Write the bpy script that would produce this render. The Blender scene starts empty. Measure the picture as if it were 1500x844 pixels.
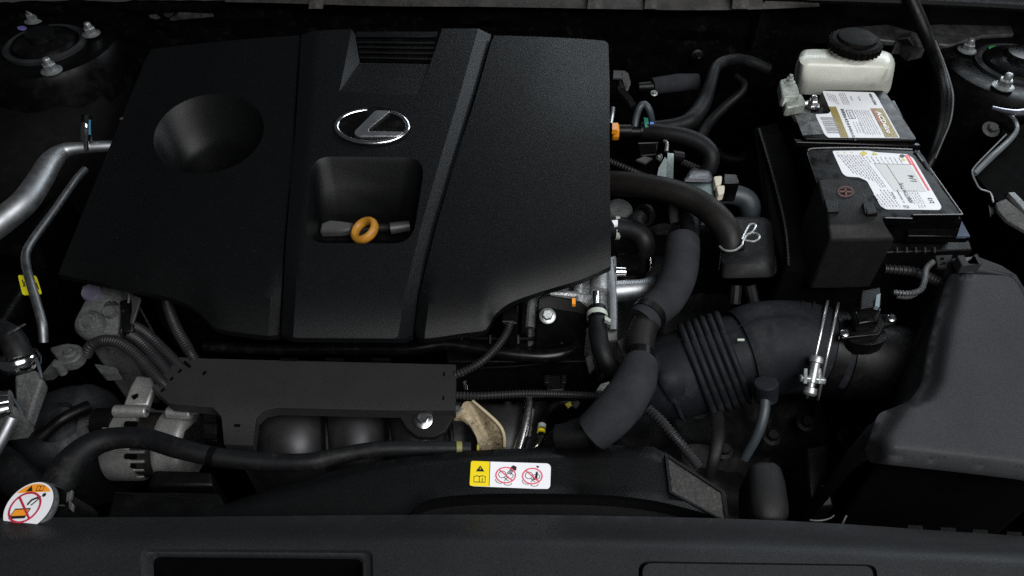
import bpy, bmesh, math, random
from mathutils import Vector, Matrix, geometry, noise
random.seed(7)
R = math.radians
SC = bpy.context.scene
COL = SC.collection

# ------------------------------------------------------------------ camera, world, lamps, exposure
FPX, CX, CY = 1080.0, 750.0, 422.0          # focal length in photo pixels, photo centre
PITCH = R(47)
CAM = Vector((0, -math.cos(PITCH), math.sin(PITCH)))
FWD = Vector((0, math.cos(PITCH), -math.sin(PITCH)))
UP = Vector((0, math.sin(PITCH), math.cos(PITCH)))
cd = bpy.data.cameras.new('camera')
cd.sensor_width = 36; cd.lens = FPX/1500*36
cd.clip_start = 0.01; cd.clip_end = 50
cam = bpy.data.objects.new('camera', cd); COL.objects.link(cam)
cam.location = CAM; cam.rotation_euler = (R(90)-PITCH, 0, 0)
SC.camera = cam

W = bpy.data.worlds.new('World'); SC.world = W; W.use_nodes = True
bg = W.node_tree.nodes['Background']
bg.inputs[0].default_value = (0.85, 0.93, 1.0, 1); bg.inputs[1].default_value = 0.028

def area_lamp(name, loc, target, sx, sy, power, col):
    l = bpy.data.lights.new(name, 'AREA'); l.shape = 'RECTANGLE'; l.size = sx; l.size_y = sy
    l.energy = power; l.color = col
    o = bpy.data.objects.new(name, l); COL.objects.link(o)
    o.location = loc
    o.rotation_euler = (Vector(target)-Vector(loc)).to_track_quat('-Z', 'Y').to_euler()
    return o
area_lamp('workshop_lamp_front', (0.75, -1.1, 1.75), (0.1, 0.1, 0), 1.9, 1.1, 70, (0.98, 0.985, 1.0))
area_lamp('workshop_lamp_side', (2.0, 1.9, 1.0), (0.2, 0.3, 0), 1.0, 0.7, 20, (0.84, 0.93, 1.0))
area_lamp('sheen_lamp_rear', (0.55, 2.1, 1.22), (0.15, 0.4, 0.1), 0.9, 0.4, 11, (0.84, 0.93, 1.0))  # added lamp, not a known fixture: gives the sheen on the cover's rear right

SC.view_settings.view_transform = 'Standard'; SC.view_settings.look = 'None'
SC.view_settings.exposure = 0; SC.view_settings.gamma = 1
SC.view_settings.use_curve_mapping = False
SC.render.engine = 'CYCLES'
SC.cycles.use_denoising = False
SC.cycles.max_bounces = 6

# ------------------------------------------------------------------ helpers
def ray(px, py):
    return FWD + Vector(((px-CX)/FPX, 0, 0)) + UP*((CY-py)/FPX)
def P(px, py, z):                       # the point at height z seen at a photo position
    d = ray(px, py); return CAM + d*((z-CAM.z)/d.z)
def PY(px, py, y):                      # the point on the upright plane at distance y
    d = ray(px, py); return CAM + d*((y-CAM.y)/d.y)
def mpp(p):                             # metres per photo pixel at a point
    return (p-CAM).dot(FWD)/FPX
def plane_z(px, py, a, b):              # height of the plane z = a + b*y at a photo position
    d = ray(px, py); t = (a+b*CAM.y-CAM.z)/(d.z-b*d.y); return CAM.z+t*d.z

def obj(name, bm, mat, parent=None, bevel=0, seg=2, ang=35, bang=40):
    me = bpy.data.meshes.new(name)
    bmesh.ops.recalc_face_normals(bm, faces=bm.faces[:])
    lo = Vector((min(v.co.x for v in bm.verts), min(v.co.y for v in bm.verts), min(v.co.z for v in bm.verts)))
    hi = Vector((max(v.co.x for v in bm.verts), max(v.co.y for v in bm.verts), max(v.co.z for v in bm.verts)))
    c = Vector(((lo.x+hi.x)/2, (lo.y+hi.y)/2, lo.z))
    for v in bm.verts: v.co -= c
    bm.to_mesh(me); bm.free()
    me.polygons.foreach_set('use_smooth', [True]*len(me.polygons))
    me.set_sharp_from_angle(angle=R(ang))
    o = bpy.data.objects.new(name, me); COL.objects.link(o)
    me.materials.append(MAT[mat] if isinstance(mat, str) else mat)
    if parent is not None:
        o.parent = parent; o.location = c - wl(parent)
    else:
        o.location = c
    if bevel:
        m = o.modifiers.new('bevel', 'BEVEL'); m.width = bevel; m.segments = seg
        m.limit_method = 'ANGLE'; m.angle_limit = R(bang); m.harden_normals = False
    return o
def wl(o):
    v = Vector(o.location)
    while o.parent is not None:
        o = o.parent; v += Vector(o.location)
    return v
def tag(o, label, cat, group=None):
    o['label'] = label; o['category'] = cat
    if group: o['group'] = group
    return o
def thing(name, label, cat, loc, group=None):
    o = bpy.data.objects.new(name, None); COL.objects.link(o)
    o.empty_display_size = 0.02; o.location = loc
    return tag(o, label, cat, group)
def prints(o):
    o['kind'] = 'stuff'; return o
def struct(o):
    o['kind'] = 'structure'; return o
def B(): return bmesh.new()

def spline(pts, step):                  # Catmull-Rom through (Vector, radius), resampled every step metres
    n = len(pts); out = []
    if n == 2:
        k = max(1, int((pts[1][0]-pts[0][0]).length/step))
        return [(pts[0][0].lerp(pts[1][0], i/k), pts[0][1]+(pts[1][1]-pts[0][1])*i/k) for i in range(k+1)]
    for i in range(n-1):
        p0 = pts[max(i-1, 0)]; p1 = pts[i]; p2 = pts[i+1]; p3 = pts[min(i+2, n-1)]
        k = max(2, int((p2[0]-p1[0]).length/0.002))
        for j in range(k):
            t = j/k; t2 = t*t; t3 = t2*t
            a, b, c, d = -.5*t3+t2-.5*t, 1.5*t3-2.5*t2+1, -1.5*t3+2*t2+.5*t, .5*t3-.5*t2
            out.append((p0[0]*a+p1[0]*b+p2[0]*c+p3[0]*d, p1[1]+(p2[1]-p1[1])*t))
    out.append(pts[-1])
    res = [out[0]]; acc = 0
    for q0, q1 in zip(out, out[1:]):
        L = (q1[0]-q0[0]).length
        if L < 1e-9: continue
        s = step-acc
        while s <= L:
            f = s/L; res.append((q0[0].lerp(q1[0], f), q0[1]+(q1[1]-q0[1])*f)); s += step
        acc = (acc+L) % step
    if (res[-1][0]-out[-1][0]).length > step*.3: res.append(out[-1])
    return res
def sweep(bm, path, seg=16, caps=True, flat=1.0, closed=False, up0=None):
    n = len(path); T = []
    for i in range(n):
        if closed: t = path[(i+1) % n][0]-path[i-1][0]
        else: t = path[min(i+1, n-1)][0]-path[max(i-1, 0)][0]
        T.append(t.normalized())
    u = up0 or (Vector((0, 0, 1)) if abs(T[0].z) < .9 else Vector((0, 1, 0)))
    rings = []
    for i in range(n):
        u = (u-T[i]*u.dot(T[i])).normalized(); w = T[i].cross(u)
        r = path[i][1]
        rings.append([bm.verts.new(path[i][0]+(w*math.cos(a)+u*math.sin(a)*flat)*r) for a in [2*math.pi*k/seg for k in range(seg)]])
    for i in range(n if closed else n-1):
        A = rings[i]; C = rings[(i+1) % n]
        for k in range(seg):
            bm.faces.new((A[k], A[(k+1) % seg], C[(k+1) % seg], C[k]))
    if caps and not closed:
        bm.faces.new(rings[0][::-1]); bm.faces.new(rings[-1])
    return bm
def pts4(l):                            # (px, py, z, radius in px) -> (point, radius in m)
    out = []
    for px, py, z, r in l:
        p = P(px, py, z); out.append((p, r*mpp(p)))
    return out
def tube(l, seg=16, step=.006, bm=None, caps=True, flat=1.0, wob=0):
    bm = bm or B(); path = spline(pts4(l), step)
    if wob: path = [(p, r*(1+wob*noise.noise(p*60))) for p, r in path]
    return sweep(bm, path, seg, caps, flat)
def conduit(l, pitch=.0046, seg=12, bm=None, depth=.2):     # ribbed loom tube
    bm = bm or B(); path = spline(pts4(l), pitch/4)
    return sweep(bm, [(p, r*(1-(depth if i % 4 >= 2 else 0))) for i, (p, r) in enumerate(path)], seg)
def prism(poly, h, bm=None, dirn=Vector((0, 0, -1))):       # polygon of (px, py, z) pushed down by h metres
    return prismw([P(*q) for q in poly], h, bm, dirn)
def prismw(pts, h, bm=None, dirn=Vector((0, 0, -1))):
    bm = bm or B()
    a = [bm.verts.new(p) for p in pts]; c = [bm.verts.new(Vector(p)+dirn*h) for p in pts]
    n = len(a)
    bm.faces.new(a); bm.faces.new(c[::-1])
    for i in range(n): bm.faces.new((a[i], c[i], c[(i+1) % n], a[(i+1) % n]))
    return bm
def flat(poly, z, h, bm=None): return prism([(x, y, z) for x, y in poly], h, bm)
def rows_solid(rows, zbot, bm=None):    # rows of (px, py, z) from back to front, with walls down to zbot
    bm = bm or B()
    V = [[bm.verts.new(P(*q)) for q in r] for r in rows]
    m = len(V[0])
    for A, C in zip(V, V[1:]):
        for k in range(m-1): bm.faces.new((A[k], A[k+1], C[k+1], C[k]))
    rim = V[0]+[r[-1] for r in V[1:]]+V[-1][-2::-1]+[r[0] for r in V[-2:0:-1]]
    low = [bm.verts.new((v.co.x, v.co.y, zbot)) for v in rim]
    n = len(rim)
    for i in range(n): bm.faces.new((rim[i], low[i], low[(i+1) % n], rim[(i+1) % n]))
    bm.faces.new(low)
    return bm
def box(c, s, bm=None, rz=0, rx=0, ry=0):
    bm = bm or B()
    M = Matrix.Translation(c) @ Matrix.Rotation(rz, 4, 'Z') @ Matrix.Rotation(rx, 4, 'X') @ Matrix.Rotation(ry, 4, 'Y') @ Matrix.Diagonal((*s, 1))
    bmesh.ops.create_cube(bm, size=1, matrix=M); return bm
def lathe(o, axis, prof, seg=24, bm=None, close=True, ph=0):
    bm = bm or B(); ax = Vector(axis).normalized()
    u = ax.orthogonal().normalized(); w = ax.cross(u); rings = []
    for r, h in prof:
        rings.append([bm.verts.new(o+ax*h+(u*math.cos(a)+w*math.sin(a))*max(r, 1e-5)) for a in [2*math.pi*k/seg+ph for k in range(seg)]])
    for A, C in zip(rings, rings[1:]):
        for k in range(seg): bm.faces.new((A[k], A[(k+1) % seg], C[(k+1) % seg], C[k]))
    if close: bm.faces.new(rings[0][::-1]); bm.faces.new(rings[-1])
    return bm
def nut(o, axis, r, stud=True, bm=None, washer=1.55):       # flange nut on a threaded stud; r is the hexagon radius
    bm = bm or B()
    lathe(o, axis, [(r*washer, 0), (r*washer, r*.15), (r*1.1, r*.35)], 24, bm)
    lathe(o, axis, [(r, r*.3), (r, r*1.15), (r*.85, r*1.3)], 6, bm, ph=.4)
    if stud: lathe(o, axis, [(r*.58, r*1.2), (r*.58, r*1.9), (r*.45, r*2.15), (r*.2, r*2.25)], 16, bm)
    else: lathe(o, axis, [(r*.6, r*1.25), (r*.55, r*1.18)], 16, bm)
    return bm
def inside(x, y, poly):
    r = False; n = len(poly); j = n-1
    for i in range(n):
        xi, yi = poly[i]; xj, yj = poly[j]
        if (yi > y) != (yj > y) and x < (xj-xi)*(y-yi)/(yj-yi)+xi: r = not r
        j = i
    return r
def dens(poly, step, closed=True):
    out = []; n = len(poly)
    for i in range(n if closed else n-1):
        a = Vector(poly[i]); b = Vector(poly[(i+1) % n]); k = max(1, round((b-a).length/step))
        out += [tuple(a.lerp(b, j/k)) for j in range(k)]
    if not closed: out.append(tuple(poly[-1]))
    return out
def rnd(poly, r, k=5):                  # round the corners of a closed polygon
    out = []; n = len(poly)
    for i in range(n):
        a, b, c = Vector(poly[i-1]), Vector(poly[i]), Vector(poly[(i+1) % n])
        d1 = min(r, (a-b).length*.48); d2 = min(r, (c-b).length*.48)
        p = b+(a-b).normalized()*d1; q = b+(c-b).normalized()*d2
        for j in range(k+1):
            t = j/k; out.append(tuple(p*(1-t)**2+b*2*t*(1-t)+q*t*t))
    return out
def smoothline(pts, step=6):            # Catmull-Rom polyline in 2D
    q = [(Vector((x, y, 0)), 1) for x, y in pts]; n = len(q); out = []
    for i in range(n-1):
        p0 = q[max(i-1, 0)][0]; p1 = q[i][0]; p2 = q[i+1][0]; p3 = q[min(i+2, n-1)][0]
        k = max(2, int((p2-p1).length/step))
        for j in range(k):
            t = j/k; t2 = t*t; t3 = t2*t
            v = p0*(-.5*t3+t2-.5*t)+p1*(1.5*t3-2.5*t2+1)+p2*(-1.5*t3+2*t2+.5*t)+p3*(.5*t3-.5*t2)
            out.append((v.x, v.y))
    out.append(tuple(pts[-1])); return out
def sheet(outline, zf, step=9, holes=(), lines=(), skirt=.02, bm=None, holeskirt=0):
    """a moulded skin: triangulated outline with crease lines, each vertex at height zf(px, py), walls at its border"""
    bm = bm or B(); V = []; E = []
    def loop(l, closed):
        s = len(V); V.extend(Vector(p) for p in l); n = len(l)
        E.extend((s+i, s+(i+1) % n) for i in range(n if closed else n-1)); return list(range(s, s+n))
    ol = dens(outline, step); hl = [dens(h, step*.7) for h in holes]
    oi = loop(ol, True); hi = [loop(h, True) for h in hl]
    for l in lines: loop(dens(l, step, False), False)
    fixed = [v.copy() for v in V]
    cell = {}
    for v in fixed: cell.setdefault((int(v.x//step), int(v.y//step)), []).append(v)
    xs = [p[0] for p in ol]; ys = [p[1] for p in ol]
    y = min(ys)+step*.5; row = 0
    while y < max(ys):
        x = min(xs)+step*(.5 if row % 2 else .1)
        while x < max(xs):
            if inside(x, y, ol) and not any(inside(x, y, h) for h in hl):
                q = Vector((x, y)); ok = True
                for dx in (-1, 0, 1):
                    for dy in (-1, 0, 1):
                        for v in cell.get((int(x//step)+dx, int(y//step)+dy), ()):
                            if (v-q).length < step*.55: ok = False
                if ok: V.append(q)
            x += step
        y += step*.87; row += 1
    vo, eo, fo, ov, oe, of = geometry.delaunay_2d_cdt(V, E, [], 0, 1e-3)
    bv = [bm.verts.new(P(v.x, v.y, zf(v.x, v.y))) for v in vo]
    for f in fo:
        c = sum((vo[i] for i in f), Vector((0, 0)))/len(f)
        if inside(c.x, c.y, ol) and not any(inside(c.x, c.y, h) for h in hl):
            bm.faces.new([bv[i] for i in f])
    new = {}
    for i, src in enumerate(ov):
        for s in src: new[s] = i
    def wall(idx, d):
        top = [bv[new[i]] for i in idx]; low = [bm.verts.new(v.co-Vector((0, 0, d))) for v in top]; n = len(top)
        for i in range(n):
            try: bm.faces.new((top[i], low[i], low[(i+1) % n], top[(i+1) % n]))
            except ValueError: pass
    if skirt: wall(oi, skirt)
    if holeskirt:
        for h in hi: wall(h, holeskirt)
    loose = [v for v in bm.verts if not v.link_faces]
    bmesh.ops.delete(bm, geom=loose, context='VERTS')
    return bm
def loft(loops, bm=None, cap=True, closed=True):
    bm = bm or B(); V = [[bm.verts.new(p) for p in l] for l in loops]; n = len(V[0])
    for A, C in zip(V, V[1:]):
        for i in range(n if closed else n-1): bm.faces.new((A[i], A[(i+1) % n], C[(i+1) % n], C[i]))
    if cap: bm.faces.new(V[-1])
    return bm
def ell(cx, cy, rx, ry, n=40, rot=0, a0=0, a1=360):
    out = []
    full = a1-a0 >= 360
    for i in range(n if full else n+1):
        a = R(a0+(a1-a0)*i/n); x = rx*math.cos(a); y = ry*math.sin(a)
        out.append((cx+x*math.cos(rot)-y*math.sin(rot), cy+x*math.sin(rot)+y*math.cos(rot)))
    return out
def text_bm(s, org, ux, uy, zf, bm=None, bold=0):           # lettering laid on a surface; ux, uy: photo-pixel axes for one em
    bm = bm or B()
    cu = bpy.data.curves.new('lettering', 'FONT'); cu.body = s; cu.size = 1; cu.resolution_u = 2; cu.offset = bold
    t = bpy.data.objects.new('lettering', cu); COL.objects.link(t)
    dg = bpy.context.evaluated_depsgraph_get(); dg.update()
    me = bpy.data.meshes.new_from_object(t.evaluated_get(dg))
    vs = []
    for v in me.vertices:
        x = org[0]+ux[0]*v.co.x+uy[0]*v.co.y; y = org[1]+ux[1]*v.co.x+uy[1]*v.co.y
        vs.append(bm.verts.new(P(x, y, zf(x, y))))
    for p in me.polygons:
        try: bm.faces.new([vs[i] for i in p.vertices])
        except ValueError: pass
    bpy.data.objects.remove(t); bpy.data.curves.remove(cu); bpy.data.meshes.remove(me)
    return bm
def ink(poly, zf, bm):                  # a flat printed patch
    bm.faces.new([bm.verts.new(P(x, y, zf(x, y))) for x, y in poly]); return bm
def stroke(pts, w, zf, bm, closed=False):
    n = len(pts); L = []; Rr = []
    for i in range(n):
        a = Vector(pts[(i-1) % n] if closed or i else pts[0]); b = Vector(pts[(i+1) % n] if closed or i < n-1 else pts[-1])
        d = (b-a).normalized(); q = Vector((-d.y, d.x))*w/2; p = Vector(pts[i])
        L.append(bm.verts.new(P(*(p+q), zf(*(p+q))))); Rr.append(bm.verts.new(P(*(p-q), zf(*(p-q)))))
    for i in range(n if closed else n-1): bm.faces.new((L[i], L[(i+1) % n], Rr[(i+1) % n], Rr[i]))
    return bm
def lerp(a, b, t): return a+(b-a)*t
def clamp(t): return max(0., min(1., t))
def sm(t): t = clamp(t); return t*t*(3-2*t)
def interp(tab, x):
    if x <= tab[0][0]: return tab[0][1]
    for (x0, y0), (x1, y1) in zip(tab, tab[1:]):
        if x <= x1: return lerp(y0, y1, (x-x0)/(x1-x0))
    return tab[-1][1]

# ------------------------------------------------------------------ materials
MAT = {}
def mk(name, col, rough=.5, metal=0, var=.25, vs=25, grain=0, gs=650, bump=0, bs=500, dust=0, ds=45, dcol=(.22, .2, .17), rvar=.08, spec=.5, coat=0, sss=0, thr=.6):
    m = bpy.data.materials.new(name); m.use_nodes = True; nt = m.node_tree; N = nt.nodes; L = nt.links
    b = N['Principled BSDF']; tc = N.new('ShaderNodeTexCoord')
    def nz(scale, det=4, rough=.6):
        n = N.new('ShaderNodeTexNoise'); n.inputs['Scale'].default_value = scale; n.inputs['Detail'].default_value = det
        n.inputs['Roughness'].default_value = rough; L.new(tc.outputs['Object'], n.inputs['Vector']); return n.outputs['Fac']
    def rng(src, a, c, lo=.3, hi=.7):
        r = N.new('ShaderNodeMapRange'); r.inputs['From Min'].default_value = lo; r.inputs['From Max'].default_value = hi
        r.inputs['To Min'].default_value = a; r.inputs['To Max'].default_value = c; L.new(src, r.inputs['Value']); return r.outputs['Result']
    def mul(a, c):
        q = N.new('ShaderNodeMath'); q.operation = 'MULTIPLY'; L.new(a, q.inputs[0]); L.new(c, q.inputs[1]); return q.outputs[0]
    v = rng(nz(vs), 1-var, 1+var)
    if grain: v = mul(v, rng(nz(gs, 2), 1-grain, 1+grain))
    sc = N.new('ShaderNodeVectorMath'); sc.operation = 'SCALE'; sc.inputs[0].default_value = col; L.new(v, sc.inputs['Scale'])
    out = sc.outputs[0]
    if dust:
        mx = N.new('ShaderNodeMix'); mx.data_type = 'RGBA'
        L.new(mul(rng(nz(ds, 8, .75), 0, dust, thr-.08, thr+.12), rng(nz(ds*9, 3), .2, 1)), mx.inputs['Factor'])
        L.new(out, mx.inputs['A']); mx.inputs['B'].default_value = (*dcol, 1); out = mx.outputs['Result']
    L.new(out, b.inputs['Base Color'])
    L.new(rng(nz(vs*2.3, 5), max(.02, rough-rvar), min(1, rough+rvar)), b.inputs['Roughness'])
    b.inputs['Metallic'].default_value = metal; b.inputs['Specular IOR Level'].default_value = spec
    b.inputs['Coat Weight'].default_value = coat
    if sss:
        b.inputs['Subsurface Weight'].default_value = sss; b.inputs['Subsurface Radius'].default_value = (.01, .01, .009)
    if bump:
        bp = N.new('ShaderNodeBump'); bp.inputs['Strength'].default_value = bump; bp.inputs['Distance'].default_value = .001
        L.new(nz(bs, 3), bp.inputs['Height']); L.new(bp.outputs['Normal'], b.inputs['Normal'])
    MAT[name] = m; return m
mk('cover_plastic', (.0021, .0023, .0025), .43, var=.04, rvar=.01, spec=.2, grain=.45, gs=420, bs=950, bump=.3, dust=.22, ds=210, thr=.69)
mk('cover_grain', (.0023, .0026, .003), .44, grain=.5, gs=420, var=.04, rvar=.01, spec=.24, bs=850, bump=.4)
mk('grey_plastic', (.022, .0225, .0245), .6, gs=450, bs=600, spec=.2, bump=.25, rvar=.02, grain=.2, var=.14, vs=11)
mk('bracket_plastic', (.019, .019, .0192), .6, grain=.25, gs=500, bump=.25, var=.06, spec=.15)
mk('trim_plastic', (.0018, .0019, .0021), .45, grain=.3, gs=500, bump=.35, bs=600, var=.1, spec=.2, rvar=.02, dust=.12, ds=210, thr=.69)
mk('front_plastic', (.0115, .0122, .0133), .5, grain=.3, gs=500, bump=.25, bs=600, spec=.2, rvar=.02, var=.18, vs=9, dust=.18, ds=180, thr=.69)
mk('terminal_plastic', (.006, .006, .0063), .6, grain=.3, gs=500, bump=.25, bs=600, var=.1, spec=.2)
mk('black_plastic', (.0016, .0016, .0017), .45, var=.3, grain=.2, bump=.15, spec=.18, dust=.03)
mk('gloss_black', (.002, .002, .0022), .28, var=.2, rvar=.06, dust=.06, spec=.25)
mk('battery_black', (.0016, .0016, .0018), .25, var=.2, rvar=.1, ds=60, thr=.62, spec=.12, dust=.03)
mk('body_paint', (.001, .001, .0011), .4, var=.3, ds=30, rvar=.12, dust=.03, spec=.12)
mk('dusty_metal', (.01, .01, .01), .6, var=.5, ds=35, bump=.4, bs=150, thr=.52, dust=.3)
mk('insulation', (.0006, .0006, .0006), .85, var=.5, dust=.06, ds=45, bump=1, bs=90, thr=.62, spec=.03)
mk('bay_dark', (.001, .001, .001), .9, var=.4, spec=.05)
mk('rubber', (.0034, .0036, .0041), .55, var=.3, vs=35, grain=.25, bump=.2, bs=350, dust=.1, ds=25, spec=.2)
mk('duct_rubber', (.0075, .0085, .0105), .6, grain=.25, bump=.2, bs=350, dust=.1, ds=25, spec=.12, var=.45, vs=14)
mk('foam_sleeve', (.018, .0192, .0215), .8, vs=22, gs=450, bs=500, spec=.12, grain=.15, bump=.2, var=.3)
mk('brown_rubber', (.007, .006, .0053), .55, var=.25, grain=.25, bump=.25, bs=400, spec=.2)
mk('conduit', (.014, .014, .015), .45, var=.3, spec=.25)
mk('aluminium', (.34, .35, .36), .5, 1, var=.12, vs=40, bs=250, rvar=.05, bump=.03)
mk('cast_aluminium', (.36, .37, .37), .55, .85, var=.3, vs=60, grain=.35, gs=350, bump=.6, bs=300, rvar=.12)
mk('dull_casting', (.070, .071, .070), .7, .3, var=.3, vs=45, grain=.35, gs=350, bump=.5, bs=260)
mk('alternator_metal', (.30, .295, .285), .5, .7, var=.15, bump=.3, bs=300, grain=.3)
mk('steel', (.5, .5, .5), .25, 1, var=.2, vs=60)
mk('polished', (.6, .6, .6), .16, 1, var=.05)
mk('chrome', (.82, .83, .85), .2, 1, var=.04, rvar=.02)
mk('badge_silver', (.8, .81, .83), .34, 1, var=.04, rvar=.03)
mk('dull_pipe', (.2, .205, .21), .5, 1, var=.2, vs=40)
mk('zinc', (.32, .335, .335), .42, .8, var=.25, vs=80, bump=.3, bs=300)
mk('heat_metal', (.075, .075, .077), .56, .9, var=.3, vs=20, rvar=.04)
mk('white_label', (.64, .65, .67), .4, var=.04, vs=30, coat=0, spec=.2)
mk('grey_label', (.5, .51, .51), .4, var=.03, spec=.2)
mk('sticker_white', (.74, .74, .76), .4, var=.02)
mk('yellow_print', (.74, .57, .01), .4, var=.03)
mk('black_print', (.012, .012, .014), .45, var=.1)
mk('grey_print', (.24, .24, .25), .45, var=.2, vs=300)
mk('red_print', (.6, .03, .03), .4, var=.05)
mk('pink_red_print', (.66, .08, .12), .4, var=.05)
mk('gold_print', (.21, .165, .035), .4, var=.12, vs=80)
mk('rust_print', (.25, .075, .015), .4, var=.3, vs=90)
mk('orange_print', (.8, .29, .02), .4, var=.05)
mk('orange_plastic', (.55, .19, .006), .4, var=.1)
mk('ochre_plastic', (.37, .165, .014), .5, var=.2, vs=60, grain=.2)
mk('blue_tape', (.03, .17, .55), .45, var=.1)
mk('blue_cap', (.04, .2, .36), .4, var=.1)
mk('green_paint', (.02, .22, .06), .5, var=.2)
mk('green_tape', (.015, .14, .1), .5, var=.1)
mk('teal_plastic', (.16, .21, .21), .4, var=.12, vs=40)
mk('yellowed_clip', (.5, .46, .36), .5, var=.2)
mk('clamp_white', (.36, .40, .34), .45, var=.15)
mk('bracket_green', (.15, .185, .18), .4, .5, var=.2, grain=.25, gs=350)
mk('dark_clip', (.035, .035, .036), .5, var=.2)
mk('red_mark', (.12, .02, .014), .5, var=.2)
mk('rusty_cream', (.30, .24, .14), .6, .2, var=.2, vs=30, dust=1, ds=32, dcol=(.02, .008, .004), thr=.46)
mk('corroded', (.25, .27, .24), .6, .5, var=.4, vs=90, bump=1, bs=150, dust=.7, ds=80, dcol=(.05, .055, .04))
mk('reservoir', (.47, .48, .42), .35, var=.08, vs=18, sss=.35, dust=.75, ds=9, dcol=(.05, .05, .02), thr=.63)
mk('cap_black', (.0018, .0018, .0016), .6, var=.3, ds=60, dcol=(.09, .075, .04), dust=.2, spec=.06)
mk('yellow_tag', (.6, .55, .01), .45, var=.1)
mk('purple_grey', (.075, .07, .10), .6, var=.2)
mk('wire_metal', (.62, .63, .62), .3, .9, var=.1)
mk('foam_pad', (.022, .021, .0195), .9, var=.35, vs=120, grain=.6, gs=300, bump=1, bs=250)
mk('blue_rubber', (.025, .032, .037), .5, var=.2)

# ------------------------------------------------------------------ the setting: the bay itself
struct(obj('bay_floor', box((0, .15, -.53), (2.2, 1.7, .04)), 'bay_dark'))
# bulkhead: a wavy insulation blanket below the cowl
bm = B(); nx, nz_ = 150, 30; g = []
for j in range(nz_+1):
    z = lerp(.085, -.5, (j/nz_)**1.6)
    g.append([bm.verts.new((lerp(-1.05, 1.05, i/nx), .66+.012*noise.noise(Vector((i*.21, j*.5, 0)))+.006*noise.noise(Vector((i*.9, j*1.3, 4))), z)) for i in range(nx+1)])
for j in range(nz_):
    for i in range(nx): bm.faces.new((g[j][i], g[j][i+1], g[j+1][i+1], g[j+1][i]))
struct(obj('bulkhead', bm, 'insulation'))
# inner wings
bm = B()
for y0, y1, zt in ((-.6, .2, -.16), (.2, .75, -.12)):
    box((-.93, (y0+y1)/2, (zt-.5)/2), (.25, y1-y0-.002, zt+.5), bm)
struct(obj('inner_wing_left', bm, 'body_paint', bevel=.015))
bm = B()
for y0, y1, zt in ((-.6, .1, -.02), (.1, .75, .0)):
    box((.93, (y0+y1)/2, (zt-.5)/2), (.2, y1-y0-.002, zt+.5), bm)
struct(obj('inner_wing_right', bm, 'body_paint', bevel=.015))
# sloped panel below the left strut tower, faintly lit
bm = rows_solid([[(-120, 112, .0), (0, 110, .0), (90, 124, .0), (150, 108, .0), (190, 110, -.02)],
                 [(-160, 215, -.03), (0, 215, -.03), (80, 220, -.04), (150, 200, -.06), (175, 205, -.09)],
                 [(-240, 330, -.12), (-20, 320, -.12), (60, 300, -.12), (120, 280, -.14), (150, 290, -.18)]], -.4)
struct(obj('wing_panel', bm, mk('wing_paint', (.003, .003, .0028), .7, var=.3, dust=.02, spec=.05), ang=60))

# ------------------------------------------------------------------ cowl along the windscreen
cowl = thing('cowl', 'dirty grey metal cowl edge running along the very back of the bay', 'cowl', (0, .68, .09))
bm = B(); tab = []
top = smoothline([(330, -14), (420, -5), (560, -2), (700, 0), (830, 0), (930, 3), (1010, 1), (1100, -2), (1200, -6)], 14)
low = smoothline([(330, 3), (420, 5), (560, 9), (700, 10), (830, 12), (930, 14), (1010, 15), (1100, 14), (1200, 10)], 14)
n = min(len(top), len(low))
A = [bm.verts.new(PY(top[i*(len(top)-1)//(n-1)][0], top[i*(len(top)-1)//(n-1)][1]-30, .70)) for i in range(n)]
C = [bm.verts.new(PY(*top[i*(len(top)-1)//(n-1)], .645)) for i in range(n)]
D = [bm.verts.new(PY(*low[i*(len(low)-1)//(n-1)], .63)) for i in range(n)]
E_ = [bm.verts.new(D[i].co+Vector((0, .03, -.004))) for i in range(n)]
for X, Y in ((A, C), (C, D), (D, E_)):
    for i in range(n-1): bm.faces.new((X[i], X[i+1], Y[i+1], Y[i]))
obj('metal_lip', bm, mk('cowl_metal', (.034, .031, .027), .6, .3, var=.5, vs=30, dust=1, ds=22, dcol=(.008, .0075, .007), bump=.5, bs=200, thr=.47), cowl)
for x0, x1 in ((455, 470), (863, 880), (947, 960), (1075, 1095)):
    obj('rib', prismw([PY(x0, -10, .632), PY(x1, -10, .632), PY(x1+3, 13, .624), PY(x0-3, 13, .624)], .03, None, Vector((0, 1, 0))), 'dusty_metal', cowl)
obj('trim_strip', tube([(1180, -3, .12, 7), (1300, 1, .115, 7), (1420, 6, .11, 7), (1560, 14, .105, 7)], 8), 'trim_plastic', cowl)
obj('upper_panel', rows_solid([[(1120, -60, .16), (1600, -60, .16)], [(1120, -2, .10), (1600, 10, .10)], [(1130, 26, .05), (1600, 38, .05)]], .0), 'black_plastic', cowl)
obj('end_panel', prism([(218, 22, .06), (262, 18, .062), (312, 20, .065), (240, 27, .05)], .006), 'dusty_metal', cowl)

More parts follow.
